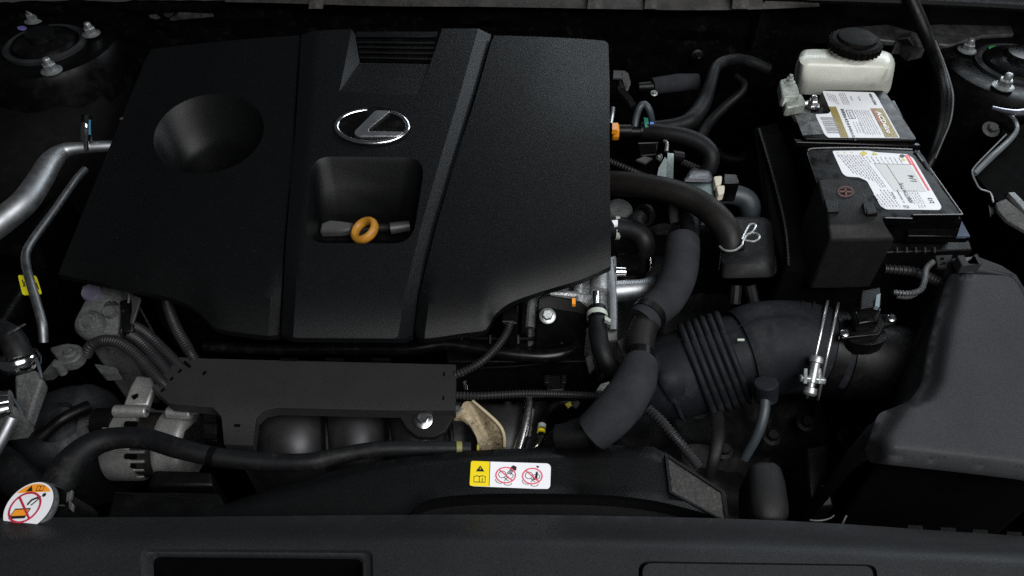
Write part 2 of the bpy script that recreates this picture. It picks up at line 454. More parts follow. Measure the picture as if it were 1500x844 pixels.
for nm, lab, poly, z in (
    ('seam_panel', 'dusty grey sheet metal flange behind the white fluid reservoir', [(1235, 40), (1300, 35), (1345, 48), (1330, 62), (1290, 58), (1250, 52)], .045),
    ('seam_panel', 'dusty grey sheet metal flange between the black cable and right strut nuts', [(1356, 36), (1420, 33), (1482, 36), (1486, 50), (1440, 52), (1392, 66), (1374, 64)], .045)):
    tag(obj(nm, flat(poly, z, .012), mk('flange', (.035, .035, .036), .55, .4, var=.6, vs=60, dust=.5, ds=40, dcol=(.02, .02, .02)), bevel=.003), lab, 'panel')
tag(obj('crumpled_bracket', rows_solid([[(1318, 52, .05), (1336, 46, .055), (1348, 52, .05)], [(1314, 58, .05), (1330, 57, .062), (1354, 66, .045)], [(1322, 64, .04), (1338, 68, .05), (1356, 70, .04)]], .02), mk('crumpled', (.05, .05, .052), .6, .4, var=.6, vs=80, bump=.6, bs=120)), 'small crumpled bare metal bracket left of the black cable', 'bracket')

# ------------------------------------------------------------------ engine cover
PA, PB = .015, .165
FRONT = [(85, 402), (100, 405), (170, 419), (240, 434), (270, 444), (285, 452), (300, 465), (312, 478), (330, 484), (393, 492), (410, 489), (428, 495), (598, 496), (610, 490), (622, 496), (680, 488), (712, 483), (722, 465), (745, 445), (790, 428), (850, 410), (895, 390)]
def seamL(y): return interp([(40, 441), (200, 431), (350, 418), (500, 410)], y)
def seamR(y): return interp([(40, 724), (130, 699), (230, 668), (330, 638), (430, 613), (500, 604)], y)
def stripL(y): return interp([(40, 463), (200, 452), (350, 438), (500, 429)], y)
def stripR(y): return interp([(40, 701), (130, 676), (230, 646), (330, 617), (430, 593), (500, 582)], y)
def roll(x, y):
    yb = interp(FRONT, x); s = clamp((y-(yb-75))/75); return -.012*s**2
def z_side(x, y):
    h = roll(x, y)
    if x < 500: d = seamL(y)-x
    else: d = x-seamR(y)
    h -= .008*clamp(1-d/17)*sm((y-370)/90)
    if x > 500:                                     # a soft facet towards the right rear corner
        h -= .008*sm((x-interp([(50, 795), (140, 765), (300, 740)], y))/110)*sm((210-y)/150)
    else:
        h -= .012*sm((150-(x-interp([(75, 215), (402, 85)], y)))/150)
    return plane_z(x, y, PA, PB)+h
def z_mid(x, y):
    h = .010+roll(x, y)*.95
    a, b, c, d = seamL(y), stripL(y), stripR(y), seamR(y)
    if x < b: h -= (.006+.006*sm((y-370)/90))*clamp((b-x)/max(1, b-a))
    if x > c: h -= .016*clamp((x-c)/max(1, d-c))
    return plane_z(x, y, PA, PB)+h
cover = thing('engine_cover', 'large matt black moulded plastic engine cover with an oval chrome badge', 'engine cover', P(500, 260, -.03))
fl = [p for p in FRONT if p[0] <= 410]
left_out = smoothline([(222, 72), (300, 63), (380, 56), (438, 52)], 12)+[(seamL(y)-1.6, y) for y in range(60, 489, 14)]+smoothline(fl[::-1], 9)+[(118, 320), (150, 241), (185, 156), (212, 90)]
bowl = ell(306, 196, 82, 57, 64, R(-13))
cl = [(seamL(y)-17, y) for y in range(54, 492, 14)]
obj('left_panel', sheet(left_out, z_side, 9, [bowl], [cl], .009), 'cover_plastic', cover, ang=28)
fr = [p for p in FRONT if p[0] >= 610]
right_out = smoothline([(724, 52), (790, 54), (850, 57), (886, 60)], 12)+[(891, 64), (893, 120), (893, 200), (894, 300), (895, 390)]+smoothline(fr[::-1], 9)+[(seamR(y)+1.6, y) for y in range(484, 56, -14)]
cr = [(seamR(y)+17, y) for y in range(54, 492, 14)]
obj('right_panel', sheet(right_out, z_side, 9, [], [cr], .009), 'cover_plastic', cover, ang=28)
scoop = rnd([(456, 229), (624, 231), (604, 357), (447, 356)], 30, 6)
notch = [(515, 43), (510, 70), (503, 105), (497, 134), (540, 137), (612, 139), (626, 105), (640, 66), (648, 42)]
mid_out = [(seamL(52)+1.2, 51), (463, 45), (490, 43.5)]+notch+[(675, 42), (701, 42), (seamR(52)-1.2, 51)]+[(seamR(y)-1.2, y) for y in range(64, 490, 14)]+[(seamR(492)-1.2, 491), (594, 496), (428, 495), (seamL(490)+1.2, 489)]+[(seamL(y)+1.2, y) for y in range(478, 52, -14)]
ll = [[(stripL(y), y) for y in range(46, 496, 14)], [(stripR(y), y) for y in range(43, 496, 14)]]
obj('centre_panel', sheet(mid_out, z_mid, 8, [scoop], ll, .009), 'cover_grain', cover, ang=22)
# bowl for the filler
W0 = [P(x, y, z_side(x, y)) for x, y in bowl]; cb = sum(W0, Vector())/len(W0)
def sink(loop, c, s, dz, dy=0): return [Vector((c.x+(p.x-c.x)*s+dy*.25, c.y+(p.y-c.y)*s-dy, p.z-dz)) for p in loop]
obj('filler_bowl', loft([W0, sink(W0, cb, .985, .0015), sink(W0, cb, .95, .007, .001), sink(W0, cb, .90, .016, .005), sink(W0, cb, .80, .034, .013), sink(W0, cb, .70, .052, .022), sink(W0, cb, .66, .064, .025), sink(W0, cb, .65, .12, .026)]), 'cover_plastic', cover, ang=60)
# notch floor, walls and louvre slats at the back
zf0 = plane_z(527, 92, PA, PB)-.006
wl_, wr_ = (527, 92), (629, 94)
bm = B()
f1 = [P(497, 134, z_mid(497, 134)), P(540, 137, z_mid(540, 137)), P(612, 139, z_mid(612, 139))]
a, b = P(*wl_, zf0), P(*wr_, zf0)
v = [bm.verts.new(q) for q in (*f1, b, a)]; bm.faces.new(v)
obj('notch_floor', bm, 'cover_grain', cover)
zt = plane_z(520, 50, PA, PB)-.004
tl, tr = P(520, 50, zt), P(640, 50, zt)
bm = B(); q = [P(x, y, z_mid(x, y)) for x, y in notch[:4]]
vs_ = [bm.verts.new(p) for p in q]; va = bm.verts.new(a); vt = bm.verts.new(tl)
bm.faces.new((vs_[0], vs_[1], va, vt)); bm.faces.new((vs_[1], vs_[2], va)); bm.faces.new((vs_[2], vs_[3], va))
obj('notch_wall', bm, 'cover_grain', cover)
bm = B(); q = [P(x, y, z_mid(x, y)) for x, y in notch[-4:]]
vs_ = [bm.verts.new(p) for p in q]; va = bm.verts.new(b); vt = bm.verts.new(tr)
bm.faces.new((vs_[0], vs_[1], va)); bm.faces.new((vs_[1], vs_[2], va)); bm.faces.new((vs_[2], vs_[3], vt, va))
obj('notch_wall', bm, 'cover_grain', cover)
back = Vector((0, .012, -.004))
obj('louvre_back', prismw([tl+back, tr+back, b+back, a+back], .004, None, Vector((0, 1, 0))), 'black_plastic', cover)
for k, t in enumerate((.0, .27, .44, .62, .8)):
    p0, p1 = tl.lerp(a, t), tr.lerp(b, t)
    h = .0085 if k == 0 else .0045
    dn = (a-tl).normalized()
    obj('louvre_slat', prismw([p0, p1, p1+dn*h, p0+dn*h], .012, None, Vector((0, .9, -.43))), 'cover_plastic', cover, bevel=.001)
# scoop round the oil filler
W1 = [P(x, y, z_mid(x, y)) for x, y in scoop]
zc = plane_z(535, 300, PA, PB)-.045
low_loop = []; mid_loop = []
for (x, y), p in zip(scoop, W1):
    t = clamp((y-232)/118)                     # 0 at the back rim, 1 at the front rim
    xa = lerp(535, x, .80)
    back_px = interp([(447, 338), (475, 322), (500, 309), (540, 303), (580, 310), (600, 324), (624, 340)], xa)
    pb = P(xa, back_px, zc); pf = p-Vector((0, 0, .05))
    s = sm((y-290)/50)
    low_loop.append(pb.lerp(pf, s))
    mid_loop.append(p.lerp(pb, .5).lerp(p-Vector((0, 0, .03)), s)-Vector((0, 0, .003)))
obj('filler_scoop', loft([W1, [p.lerp(m, .10)+Vector((0, 0, .0010)) for p, m in zip(W1, mid_loop)], [p.lerp(m, .28)+Vector((0, 0, .0008)) for p, m in zip(W1, mid_loop)], mid_loop, low_loop, [p-Vector((0, 0, .02)) for p in low_loop]], cap=False), 'cover_plastic', cover, ang=60)
# badge
zb = lambda x, y: z_mid(x, y)
badge = obj('badge', prismw([P(x, y, zb(x, y)+.0012) for x, y in ell(545, 185, 57.5, 28.5, 48)], .003), 'gloss_black', cover)
bm = B(); ring = []
sweep(bm, [(P(x, y, zb(x, y)+.0022), 3.4*.001) for x, y in ell(545, 184.5, 52.5, 24.5, 72, 0, -58, 262)], 10, True, .6, False, Vector((0, 0, 1)))
obj('badge_ring', bm, 'chrome', badge, ang=50)
Lp = [(550, 161.5), (572, 162), (541, 187.5), (539, 192), (592, 193), (584, 199.5), (526, 199.5), (519, 197), (519.5, 192)]
obj('badge_letter', prismw([P(x, y, zb(x, y)+.0045) for x, y in rnd(Lp, 3, 3)], .004), 'badge_silver', badge, bevel=.0024, seg=3)
obj('fixing_pin', lathe(P(178, 174, z_side(178, 174)), (0, 0, 1), [(.003, 0), (.003, .001), (.0015, .0015)], 12), 'dark_clip', cover)

# orange dipstick ring standing in the scoop
dip = thing('oil_dipstick', 'ochre orange ring handle standing in the scoop below the oval badge', 'dipstick', P(535, 345, zc-.03))
c = P(534, 337.5, zc+.010); ax = (Vector((-.40, 0, 0))+UP*.50-FWD*.74).normalized(); u = ax.orthogonal().normalized(); w = ax.cross(u)
bm = B(); sweep(bm, [(c+(u*math.cos(t)+w*math.sin(t))*.0168, .0058) for t in [2*math.pi*i/40 for i in range(40)]], 12, closed=True, flat=1.3, up0=ax)
obj('ring', bm, 'ochre_plastic', dip)
obj('stem', tube([(534, 345, zc-.004, 8), (530, 352, zc-.02, 7)], 12), 'black_plastic', dip)
obj('handle_bar', tube([(500, 334, zc-.008, 6), (520, 337, zc-.008, 8), (552, 334, zc-.008, 7), (580, 334, zc-.008, 5)], 12), 'terminal_plastic', dip)

# ------------------------------------------------------------------ engine under the cover
eng = thing('engine', 'silver grey cast aluminium engine body showing from under the black plastic cover', 'engine', (-.05, .15, -.42))
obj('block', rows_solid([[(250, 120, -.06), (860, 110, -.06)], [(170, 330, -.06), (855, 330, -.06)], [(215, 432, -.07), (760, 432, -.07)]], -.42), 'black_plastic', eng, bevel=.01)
obj('filler_deck', rows_solid([[(455, 300, zc-.012), (610, 300, zc-.012)], [(455, 352, zc-.014), (610, 352, zc-.014)]], zc-.05), 'black_plastic', eng)
obj('filler_boss', prism([(470, 326, zc+.004), (484, 321, zc+.006), (502, 324, zc+.006), (518, 325, zc+.004), (512, 337, zc), (500, 339, zc-.002), (468, 340, zc-.003)], .012), 'dark_clip', eng, bevel=.003)
obj('filler_boss', tube([(572, 335, zc+.002, 9), (600, 331, zc+.002, 8)], 14), 'dark_clip', eng)
# right-hand casting below the cover's front corner
z0 = -.035
bm = rows_solid([[(765, 400, z0), (800, 398, z0), (830, 398, z0), (870, 385, z0), (903, 372, z0)],
                 [(768, 430, z0-.01), (800, 425, z0-.004), (830, 424, z0-.012), (868, 410, z0), (904, 400, z0)],
                 [(772, 452, z0-.02), (800, 434, z0-.008), (832, 436, z0-.018), (866, 452, z0-.004), (905, 452, z0-.006)],
                 [(774, 490, z0-.05), (802, 470, z0-.04), (834, 468, z0-.03), (868, 488, z0-.02), (906, 490, z0-.02)]], -.2)
obj('valve_cover', bm, 'cast_aluminium', eng, bevel=.004, ang=50)
obj('casting_rib', tube([(806, 430, z0+.004, 6), (830, 432, z0+.004, 6), (852, 436, z0+.004, 7), (862, 446, z0+.002, 7)], 10), 'cast_aluminium', eng)
for x, y, r in ((880, 402, 13), (848, 418, 8)):
    obj('casting_rib', tube([(x, y-20, z0+.002, r), (x-2, y+28, z0+.002, r)], 14), 'cast_aluminium', eng)
obj('edge_flange', tube([(893, 380, z0+.012, 6), (897, 430, z0+.008, 6.5), (898, 470, z0+.004, 6.5), (898, 484, z0+.002, 6)], 8, flat=.7), 'aluminium', eng)
# left timing casting
zt_ = -.06
bm = rows_solid([[(118, 418, zt_+.01), (150, 412, zt_+.01), (182, 418, zt_), (196, 430, zt_-.01)],
                 [(126, 436, zt_+.005), (152, 436, zt_+.008), (178, 440, zt_), (186, 452, zt_-.02)],
                 [(110, 466, zt_), (150, 460, zt_+.004), (176, 466, zt_-.004), (182, 480, zt_-.03)],
                 [(118, 486, zt_-.01), (146, 488, zt_-.008), (172, 490, zt_-.01), (182, 500, zt_-.04)],
                 [(134, 505, zt_-.04), (150, 508, zt_-.04), (170, 508, zt_-.045), (184, 512, zt_-.05)]], -.25)
obj('timing_casting', bm, 'dull_casting', eng, bevel=.004, ang=50)
p = P(133, 476, zt_+.0); s = mpp(p)
obj('casting_boss', lathe(p, (0, -.25, 1), [(21*s, -.01), (20*s, .006), (17*s, .009), (16*s, .012), (14*s, .0125), (13*s, .009), (8*s, .009), (7*s, .012), (0, .012)], 28), 'dull_casting', eng, ang=50)
p = P(162, 459, zt_+.002)
obj('casting_boss', lathe(p, (0, -.35, 1), [(9*s, -.01), (9*s, .008), (8*s, .0095), (0, .0095)], 20), 'dull_casting', eng)
p = P(138, 432, zt_+.004)
obj('cap_plug', lathe(p, (0, -.2, 1), [(15*s, -.012), (15*s, .008), (13.5*s, .011), (12*s, .0105), (0, .0105)], 24), 'purple_grey', eng)
obj('seal_ring', tube([(153, 449, zt_+.012, 1.6), (158, 444, zt_+.013, 2), (166, 443, zt_+.013, 2.2), (174, 448, zt_+.012, 1.8)], 8, .002), 'polished', eng)
obj('bracket_tab', flat([(147, 505), (170, 504), (160, 512)], -.1, .01), 'dull_casting', eng)
obj('lower_tab', flat(rnd([(137, 533), (170, 538), (176, 547), (150, 549)], 5), -.13, .015), 'dull_casting', eng)

# ------------------------------------------------------------------ radiator cover at the front edge
def z_rad(x, y):
    e = interp([(-60, 759), (300, 757), (700, 754), (1100, 761), (1240, 768), (1370, 777), (1560, 789)], x)
    f = interp([(-60, 800), (700, 797), (1100, 806), (1300, 816), (1560, 828)], x)
    return .03-.038*(1-sm((y-e)/(f-e)*.92+.08))+.004*sm((y-f)/60)
rad = thing('radiator_cover', 'broad black plastic panel along the front edge, with a sunken hatch', 'panel', P(750, 830, -.05))
edge = smoothline([(-60, 759), (120, 758), (300, 757), (500, 755), (700, 754), (900, 756), (1100, 761), (1240, 768), (1370, 777), (1560, 789)], 14)
well = rnd([(206, 804), (546, 806), (549, 960), (200, 960)], 12, 4)
hatch = rnd([(936, 822), (1284, 827), (1292, 960), (930, 960)], 14, 4)
fold = smoothline([(-60, 800), (300, 799), (700, 797), (1100, 806), (1300, 816), (1560, 828)], 14)
obj('top_panel', sheet(edge+[(1560, 1000), (-60, 1000)], z_rad, 11, [well, hatch], [], .05, holeskirt=.004), 'front_plastic', rad, ang=40)
ws = [P(x, y, z_rad(x, y)) for x, y in well]; c = sum(ws, Vector())/len(ws)
def shrink(l, c, d, dz):
    out = []
    for p in l:
        v = c-p; v.z = 0
        out.append(p+v.normalized()*d-Vector((0, 0, dz)))
    return out
obj('well', loft([ws, shrink(ws, c, .003, .004), shrink(ws, c, .006, .005), shrink(ws, c, .010, .005), shrink(ws, c, .012, .008)], cap=False), 'front_plastic', rad, ang=30)
obj('well_floor', loft([shrink(ws, c, .012, .008), shrink(ws, c, .0125, .06)]), 'bay_dark', rad)  # shade inside the recess is put into the colour, near black
hs = [P(x, y, z_rad(x, y)) for x, y in hatch]; c = sum(hs, Vector())/len(hs)
obj('hatch', loft([shrink(hs, c, .0035, .004), shrink(hs, c, .0036, .001), shrink(hs, c, .0045, .0003)]), 'front_plastic', rad, ang=30)
for x in (1330, 1378, 1425, 1475):
    q = interp([(1240, 768), (1370, 777), (1560, 789)], x)
    obj('rib', flat([(x, q-5), (x+22, q-4), (x+22, q+6), (x, q+5)], -.01, .02), 'black_plastic', rad)

# fan shroud behind it
LIP = [(560, 768)]+smoothline([(600, 750), (625, 731), (680, 723), (760, 721), (880, 723), (960, 732), (1030, 749)], 6)+[(1080, 770)]
def z_shr(x, y):
    e = interp([(330, 735), (430, 706), (520, 683), (600, 670), (700, 660), (790, 656), (900, 652), (960, 656), (1010, 690)], x)
    z = -.045+.012*sm((y-e)/13)
    lip = interp(LIP, x)
    z -= .030*sm((y-lip-3)/14)-.003*sm((y-lip+10)/12)
    return z
shroud = thing('fan_shroud', 'black plastic fan shroud carrying the yellow and white warning sticker', 'fan shroud', P(700, 710, -.1))
so = smoothline([(300, 752), (345, 733), (430, 706), (520, 683), (600, 670), (700, 660), (790, 656), (900, 652), (958, 655)], 9)+[(974, 664), (980, 722), (1062, 768), (1060, 800), (300, 800)]
lipl = smoothline([(600, 750), (625, 731), (680, 723), (760, 721), (880, 723), (960, 732), (1030, 749)], 6)
obj('top_panel', sheet(so, z_shr, 7, [], [[(x, y+d) for x, y in lipl] for d in (2, 7, 12, 18)], .04), 'trim_plastic', shroud, ang=60)
st = [(693, 675.5), (803, 679), (807, 683), (806, 713), (802, 717), (691, 712), (688, 708), (690, 678)]
zs = lambda x, y: -.033+.0012
sticker = obj('sticker', prismw([P(x, y, zs(x, y)) for x, y in rnd(st, 3, 3)], .0007), 'sticker_white', shroud)
zp = lambda x, y: -.033+.0016
obj('yellow_field', ink(rnd([(690, 675.2), (718.2, 676.2), (716.8, 712.8), (687.8, 711.6)], 3, 3), zp, B()), 'yellow_print', sticker)
zq = lambda x, y: -.033+.0019
bm = B()
ink([(703.5, 682), (709.8, 690.9), (697, 690.6)], zq, bm)
for pl in ([(694.5, 698), (699, 697), (702.5, 698), (706, 697), (711, 698), (710.6, 706.5), (694, 706)],): stroke(pl, 1.2, zq, bm, True)
stroke([(702.5, 698), (702.2, 706.3)], .9, zq, bm); stroke([(706.6, 700), (706.4, 705)], 1.1, zq, bm); stroke([(718, 676.5), (716.6, 712.5)], .9, zq, bm)
obj('pictogram', bm, 'black_print', sticker)
bm = B(); stroke([(703.5, 685), (703.5, 688)], 1, lambda x, y: zq(x, y)+.0003, bm); obj('pictogram', bm, 'yellow_print', sticker)
bm = B()
for cx_, cy_ in ((741, 696), (780, 697.5)):
    stroke(ell(cx_-5, cy_-1, 5.5, 5, 14), .8, zq, bm, True); stroke(ell(cx_+6, cy_+1, 5, 4, 12), .8, zq, bm, True)
    stroke(ell(cx_-8, cy_+6, 7, 6, 10, 0, 60, 180), .7, zq, bm); stroke(ell(cx_+3, cy_+11, 6, 4, 10, 0, 10, 170), .7, zq, bm)
    stroke([(cx_-3, cy_+3), (cx_+4, cy_+9)], .8, zq, bm); stroke([(cx_+2, cy_+3), (cx_-2, cy_+9)], .8, zq, bm)
ink([(752, 681.5), (757, 684), (756, 689.5), (750, 688), (748, 684.5)], zq, bm)
for k in range(3): stroke([(748.5+k*1.6, 687+k*.8), (743.5+k*2.2, 693+k*1.3)], 1.2, zq, bm)
ink([(785, 682.3), (790.2, 682.8), (788, 686)], zq, bm)
ink([(785.5, 691), (788, 691), (787, 703), (781, 703), (784, 698)], zq, bm)
obj('pictogram', bm, 'black_print', sticker)
bm = B(); zr = lambda x, y: -.033+.0022
for cx_, cy_ in ((741, 696), (780, 697.5)):
    stroke(ell(cx_, cy_, 14.3, 11.3, 36), 1.7, zr, bm, True); stroke([(cx_-9.5, cy_-8), (cx_+9.5, cy_+8)], 1.7, zr, bm)
obj('pictogram', bm, 'pink_red_print', sticker)

# foam-faced end of the shroud
pad = thing('seal_pad', 'slanted black frame with a rough grey foam insert at the shroud end', 'seal', P(1015, 715, -.12))
fo = [(973, 664), (1062, 722), (1068, 770), (980, 723)]
zf_ = lambda x, y: -.03-.0006*(x-973)*.3
bm = prismw([P(x, y, zf_(x, y)) for x, y in fo], .03); obj('frame', bm, 'black_plastic', pad, bevel=.002)
fi = [(978, 672), (1056, 723), (1062, 764), (984, 722)]
rim = [P(x, y, zf_(x, y)+.0005) for x, y in fo]; rin = [P(x, y, zf_(x, y)+.0005) for x, y in fi]
obj('frame_lip', loft([rim, [p+Vector((0, 0, .003)) for p in rim], [p+Vector((0, 0, .003)) for p in rin], rin], cap=False), 'trim_plastic', pad, ang=20)
obj('foam', sheet(fi, lambda x, y: zf_(x, y)+.0015+.0008*noise.noise(Vector((x*.4, y*.4, 0))), 4, skirt=.001), 'foam_pad', pad, ang=70)
plug = rows_solid([[(1098, 678, -.02), (1115, 674, -.015), (1134, 675, -.015), (1145, 682, -.02)],
                   [(1099, 700, -.016), (1118, 698, -.010), (1140, 700, -.011), (1152, 705, -.018)],
                   [(1101, 735, -.016), (1120, 735, -.009), (1146, 737, -.011), (1157, 740, -.018)],
                   [(1104, 756, -.022), (1122, 763, -.016), (1146, 764, -.016), (1157, 757, -.024)]], -.08)
tag(obj('rubber_buffer', plug, 'terminal_plastic', bevel=.006, seg=3, ang=60), 'upright rounded black rubber block right of the foam-faced frame', 'buffer')

# ------------------------------------------------------------------ air cleaner box
ab = thing('air_cleaner', 'large dark grey plastic air filter box filling the right edge', 'air filter', P(1420, 560, -.3))
def z_lid(x, y):
    z = plane_z(x, y, .045, .06)
    d = y-interp([(1260, 655), (1290, 671), (1560, 702)], x)
    z -= .012*sm((d+24)/24)**1.5
    l = interp([(400, 1385), (440, 1378), (480, 1366), (560, 1352), (585, 1338), (600, 1300), (640, 1272), (675, 1272)], y)
    z -= .026*sm((l+46-x)/46)**1.7
    return z
lid = rnd([(1391, 401), (1480, 404), (1496, 424), (1512, 470), (1600, 720), (1500, 696), (1400, 684), (1276, 671), (1270, 655), (1286, 606), (1332, 588), (1352, 560), (1362, 500), (1378, 440)], 9, 4)
obj('lid', sheet(lid, z_lid, 8, [], [[(x, interp([(1260, 655), (1290, 671), (1560, 702)], x)-d) for x in range(1300, 1540, 8)] for d in (8, 15, 22)], .010), 'grey_plastic', ab, ang=70)
lw = [(1390, 404), (1378, 440), (1366, 490), (1355, 555), (1336, 586), (1296, 604), (1281, 632), (1276, 668)]
fl1 = [P(x+3, y, z_lid(x+6, y)-.006) for x, y in lw]
fl2 = [p+Vector((-.012, 0, -.03)) for p in fl1]; fl3 = [p+Vector((-.03, -.006, -.16)) for p in fl1]
obj('flank', loft([fl1, fl2, fl3], cap=False, closed=False), 'terminal_plastic', ab, ang=60)  # shaded side painted in: darker plastic than the lid it belongs to
obj('rear_rim', prism([(1392, 378, .03), (1430, 374, .03), (1468, 388, .028), (1490, 402, .025), (1506, 430, .02), (1530, 500, .02), (1512, 470, .02), (1494, 420, .022), (1480, 402, .024), (1440, 396, .024), (1400, 396, .022)], .03), 'grey_plastic', ab, bevel=.003)
obj('lower_case', rows_solid([[(1405, 415, .01), (1600, 415, .01)], [(1375, 560, .01), (1600, 560, .01)], [(1335, 610, .01), (1600, 610, .01)], [(1310, 640, .005), (1600, 664, .005)]], -.35), 'bay_dark', ab, bevel=.01)  # shadow below the lid painted in as a near-black colour
cl_ = obj('clip', prism([(1402, 374, .045), (1412, 373, .045), (1420, 386, .045), (1432, 386, .045), (1426, 373, .045), (1432, 371, .045), (1440, 386, .044), (1410, 389, .044)], .016), 'grey_plastic', ab, bevel=.0015)
obj('clip_tooth', flat([(1414, 377), (1424, 377), (1427, 385), (1417, 385)], .042, .004), 'dark_clip', cl_)
obj('hinge_plate', prism([(1370, 374, .02), (1396, 373, .02), (1388, 392, .015), (1374, 390, .015)], .006), 'bracket_plastic', ab, bevel=.001)
for x, y in ((1379, 377), (1381, 384)): obj('hinge_slot', flat([(x, y), (x+4, y), (x+4, y+3), (x, y+3)], .021, .001), 'bay_dark', ab)

# ------------------------------------------------------------------ intake duct
ZD = -.075
duct = thing('intake_duct', 'thick grey rubber air intake duct with bellows, clamped to the filter box', 'air duct', P(1080, 540, -.2))
def frame_tube(l, seg=36, step=.005): return tube(l, seg, step)
DD = (P(1090, 520, ZD)-CAM).dot(FWD)
def zd(px, py, off=0): return (CAM+ray(px, py)*(DD+off)).z
def dtube(l, seg=40, step=.005): return tube([(x, y, zd(x, y, o), r) for x, y, r, o in l], seg, step)
def ring_at(px, py, rpx, rt, tx, ty, n=48, off=0):            # a hoop round the duct whose plane is seen edge-on
    c = CAM+ray(px, py)*(DD+off); s = mpp(c); axv = (Vector((tx, 0, 0))-UP*ty).normalized()
    u = ray(px, py).normalized(); axv = (axv-u*axv.dot(u)).normalized(); w = axv.cross(u).normalized(); bm = B()
    return sweep(bm, [(c+(u*math.cos(a)+w*math.sin(a))*rpx*s, rt) for a in [2*math.pi*i/n for i in range(n)]], 12, closed=True, up0=axv)
obj('outlet_pipe', dtube([(1390, 548, 55, .03), (1330, 540, 60, .02), (1270, 530, 62, .0), (1215, 519, 64, 0)]), 'black_plastic', duct)
obj('outlet_collar', dtube([(1236, 521, 69, 0), (1224, 519, 69, 0)]), 'black_plastic', duct)
obj('sleeve', dtube([(1226, 518, 66, 0), (1190, 511, 66, 0), (1155, 508, 68, 0), (1120, 511, 70, 0), (1095, 518, 69, 0), (1084, 521, 66, 0)], 44), 'duct_rubber', duct, ang=50)
obj('sleeve_ridge', ring_at(1170, 508.5, 67.5, .0016, 80, 8), 'duct_rubber', duct)
obj('sleeve_ridge', ring_at(1183, 510, 67, .0022, 80, 12), 'duct_rubber', duct)
obj('mould_line', tube([(x, y, zd(x, y, -.058), 1) for x, y in ((1066, 489), (1095, 472), (1130, 463), (1165, 461), (1190, 466))], 6), 'duct_rubber', duct)
for k in range(6):
    t = k/5; obj('bellows_ring', ring_at(lerp(1021, 1074, t), lerp(541, 523, t), 67, .0050, 130, -45), 'duct_rubber', duct)
obj('bellows_core', dtube([(1092, 518, 61, 0), (1045, 533, 61, 0), (1000, 548, 61, 0)]), 'duct_rubber', duct)
obj('elbow', dtube([(1012, 544, 64, 0), (985, 553, 62, 0), (962, 562, 57, .01), (932, 580, 48, .03), (900, 600, 44, .06)], 36), 'duct_rubber', duct)
obj('elbow_collar', ring_at(975, 557, 60, .0030, 100, -40), 'duct_rubber', duct)
obj('elbow_patch', sheet(rnd([(962, 538), (990, 532), (1008, 560), (1000, 598), (985, 590), (966, 560)], 6, 3), lambda x, y: zd(x, y, -.064+.00002*((x-985)**2+(y-560)**2)*.6), 7, skirt=.004), 'duct_rubber', duct, ang=60)
obj('mould_line', tube([(x, y, zd(x, y, -.058), 1) for x, y in ((946, 512), (970, 505), (990, 500), (1000, 496))], 6), 'black_plastic', duct)
obj('boss', tube([(1122, 560, ZD+.045, 18), (1122, 585, ZD+.02, 17)], 20), 'duct_rubber', duct, bevel=.002)
obj('drain_tube', tube([(1121, 582, ZD+.03, 8), (1118, 610, ZD+.02, 8), (1108, 640, ZD, 7.5), (1090, 672, ZD-.03, 7)], 12), 'blue_rubber', duct)
obj('paint_mark', tube([(1080, 498, ZD+.062, 2), (1090, 498, ZD+.062, 2)], 8), 'clamp_white', duct)
# wire clamp with its screw
bandc = obj('clamp_band', dtube([(1197, 512, 68, 0), (1215, 516, 68, 0)]), 'black_plastic', duct)
for x, y in ((1197, 512), (1213, 515)): obj('clamp_wire', ring_at(x, y, 72, .0019, 80, 17, 64), 'wire_metal', bandc)
pc = P(1190, 556, ZD+.045); dn = (P(1188, 575, ZD+.035)-P(1198, 525, ZD+.06)).normalized()
obj('clamp_bar', box(pc, (.032, .009, .008), rz=R(-8), rx=R(-30)), 'zinc', bandc, bevel=.002)
obj('clamp_screw', lathe(pc-dn*.030, dn, [(.0075, 0), (.0085, .003), (.0085, .008), (.006, .009), (.006, .034), (.0045, .035), (.0045, .040), (.008, .041), (.0085, .048), (.006, .051)], 20), 'zinc', bandc, ang=40)
for sx in (-1, 1): obj('clamp_wire', tube([(1190+sx*10, 540, ZD+.055, 3), (1190+sx*11, 562, ZD+.045, 3)], 8), 'zinc', bandc)
# air flow sensor on the outlet pipe
sen = thing('air_flow_sensor', 'flat black sensor plate held by two bright screws on the intake pipe', 'sensor', P(1270, 480, 0))
zs_ = .002
sp = rnd([(1229, 490), (1238, 483), (1262, 462), (1290, 459), (1312, 460), (1316, 468), (1308, 474), (1296, 478), (1290, 490), (1250, 494), (1233, 496)], 4, 3)
obj('plate', flat(sp, zs_, .008), 'gloss_black', sen, bevel=.0015)
obj('housing', rows_solid([[(1252, 455, .02), (1292, 450, .02)], [(1258, 474, .02), (1288, 470, .02)]], zs_-.001), 'gloss_black', sen, bevel=.002)
obj('neck', flat(ell(1270, 492, 30, 14, 24), -.004, .02), 'black_plastic', sen)
for pl in ([(1248, 477), (1267, 479)], [(1246, 490), (1268, 484)], [(1279, 488), (1288, 482)], [(1294, 461), (1298, 470)]):
    obj('rib', tube([(x, y, zs_+.001, 1.1) for x, y in pl], 6), 'trim_plastic', sen)
for x, y in ((1237.5, 488), (1305.5, 466)):
    p = P(x, y, zs_); obj('screw', nut(p, (0, -.1, 1), .0036, False, washer=1.5), 'steel', sen)
plugc = obj('connector', rows_solid([[(1262, 425, .03), (1290, 420, .03)], [(1260, 452, .032), (1292, 448, .032)]], -.0), 'black_plastic', sen, bevel=.002)
obj('connector_lock', prism([(1284, 432, .036), (1290, 430, .036), (1288, 450, .034), (1282, 448, .034)], .006), mk('sky_grey', (.16, .2, .22), .4), plugc)

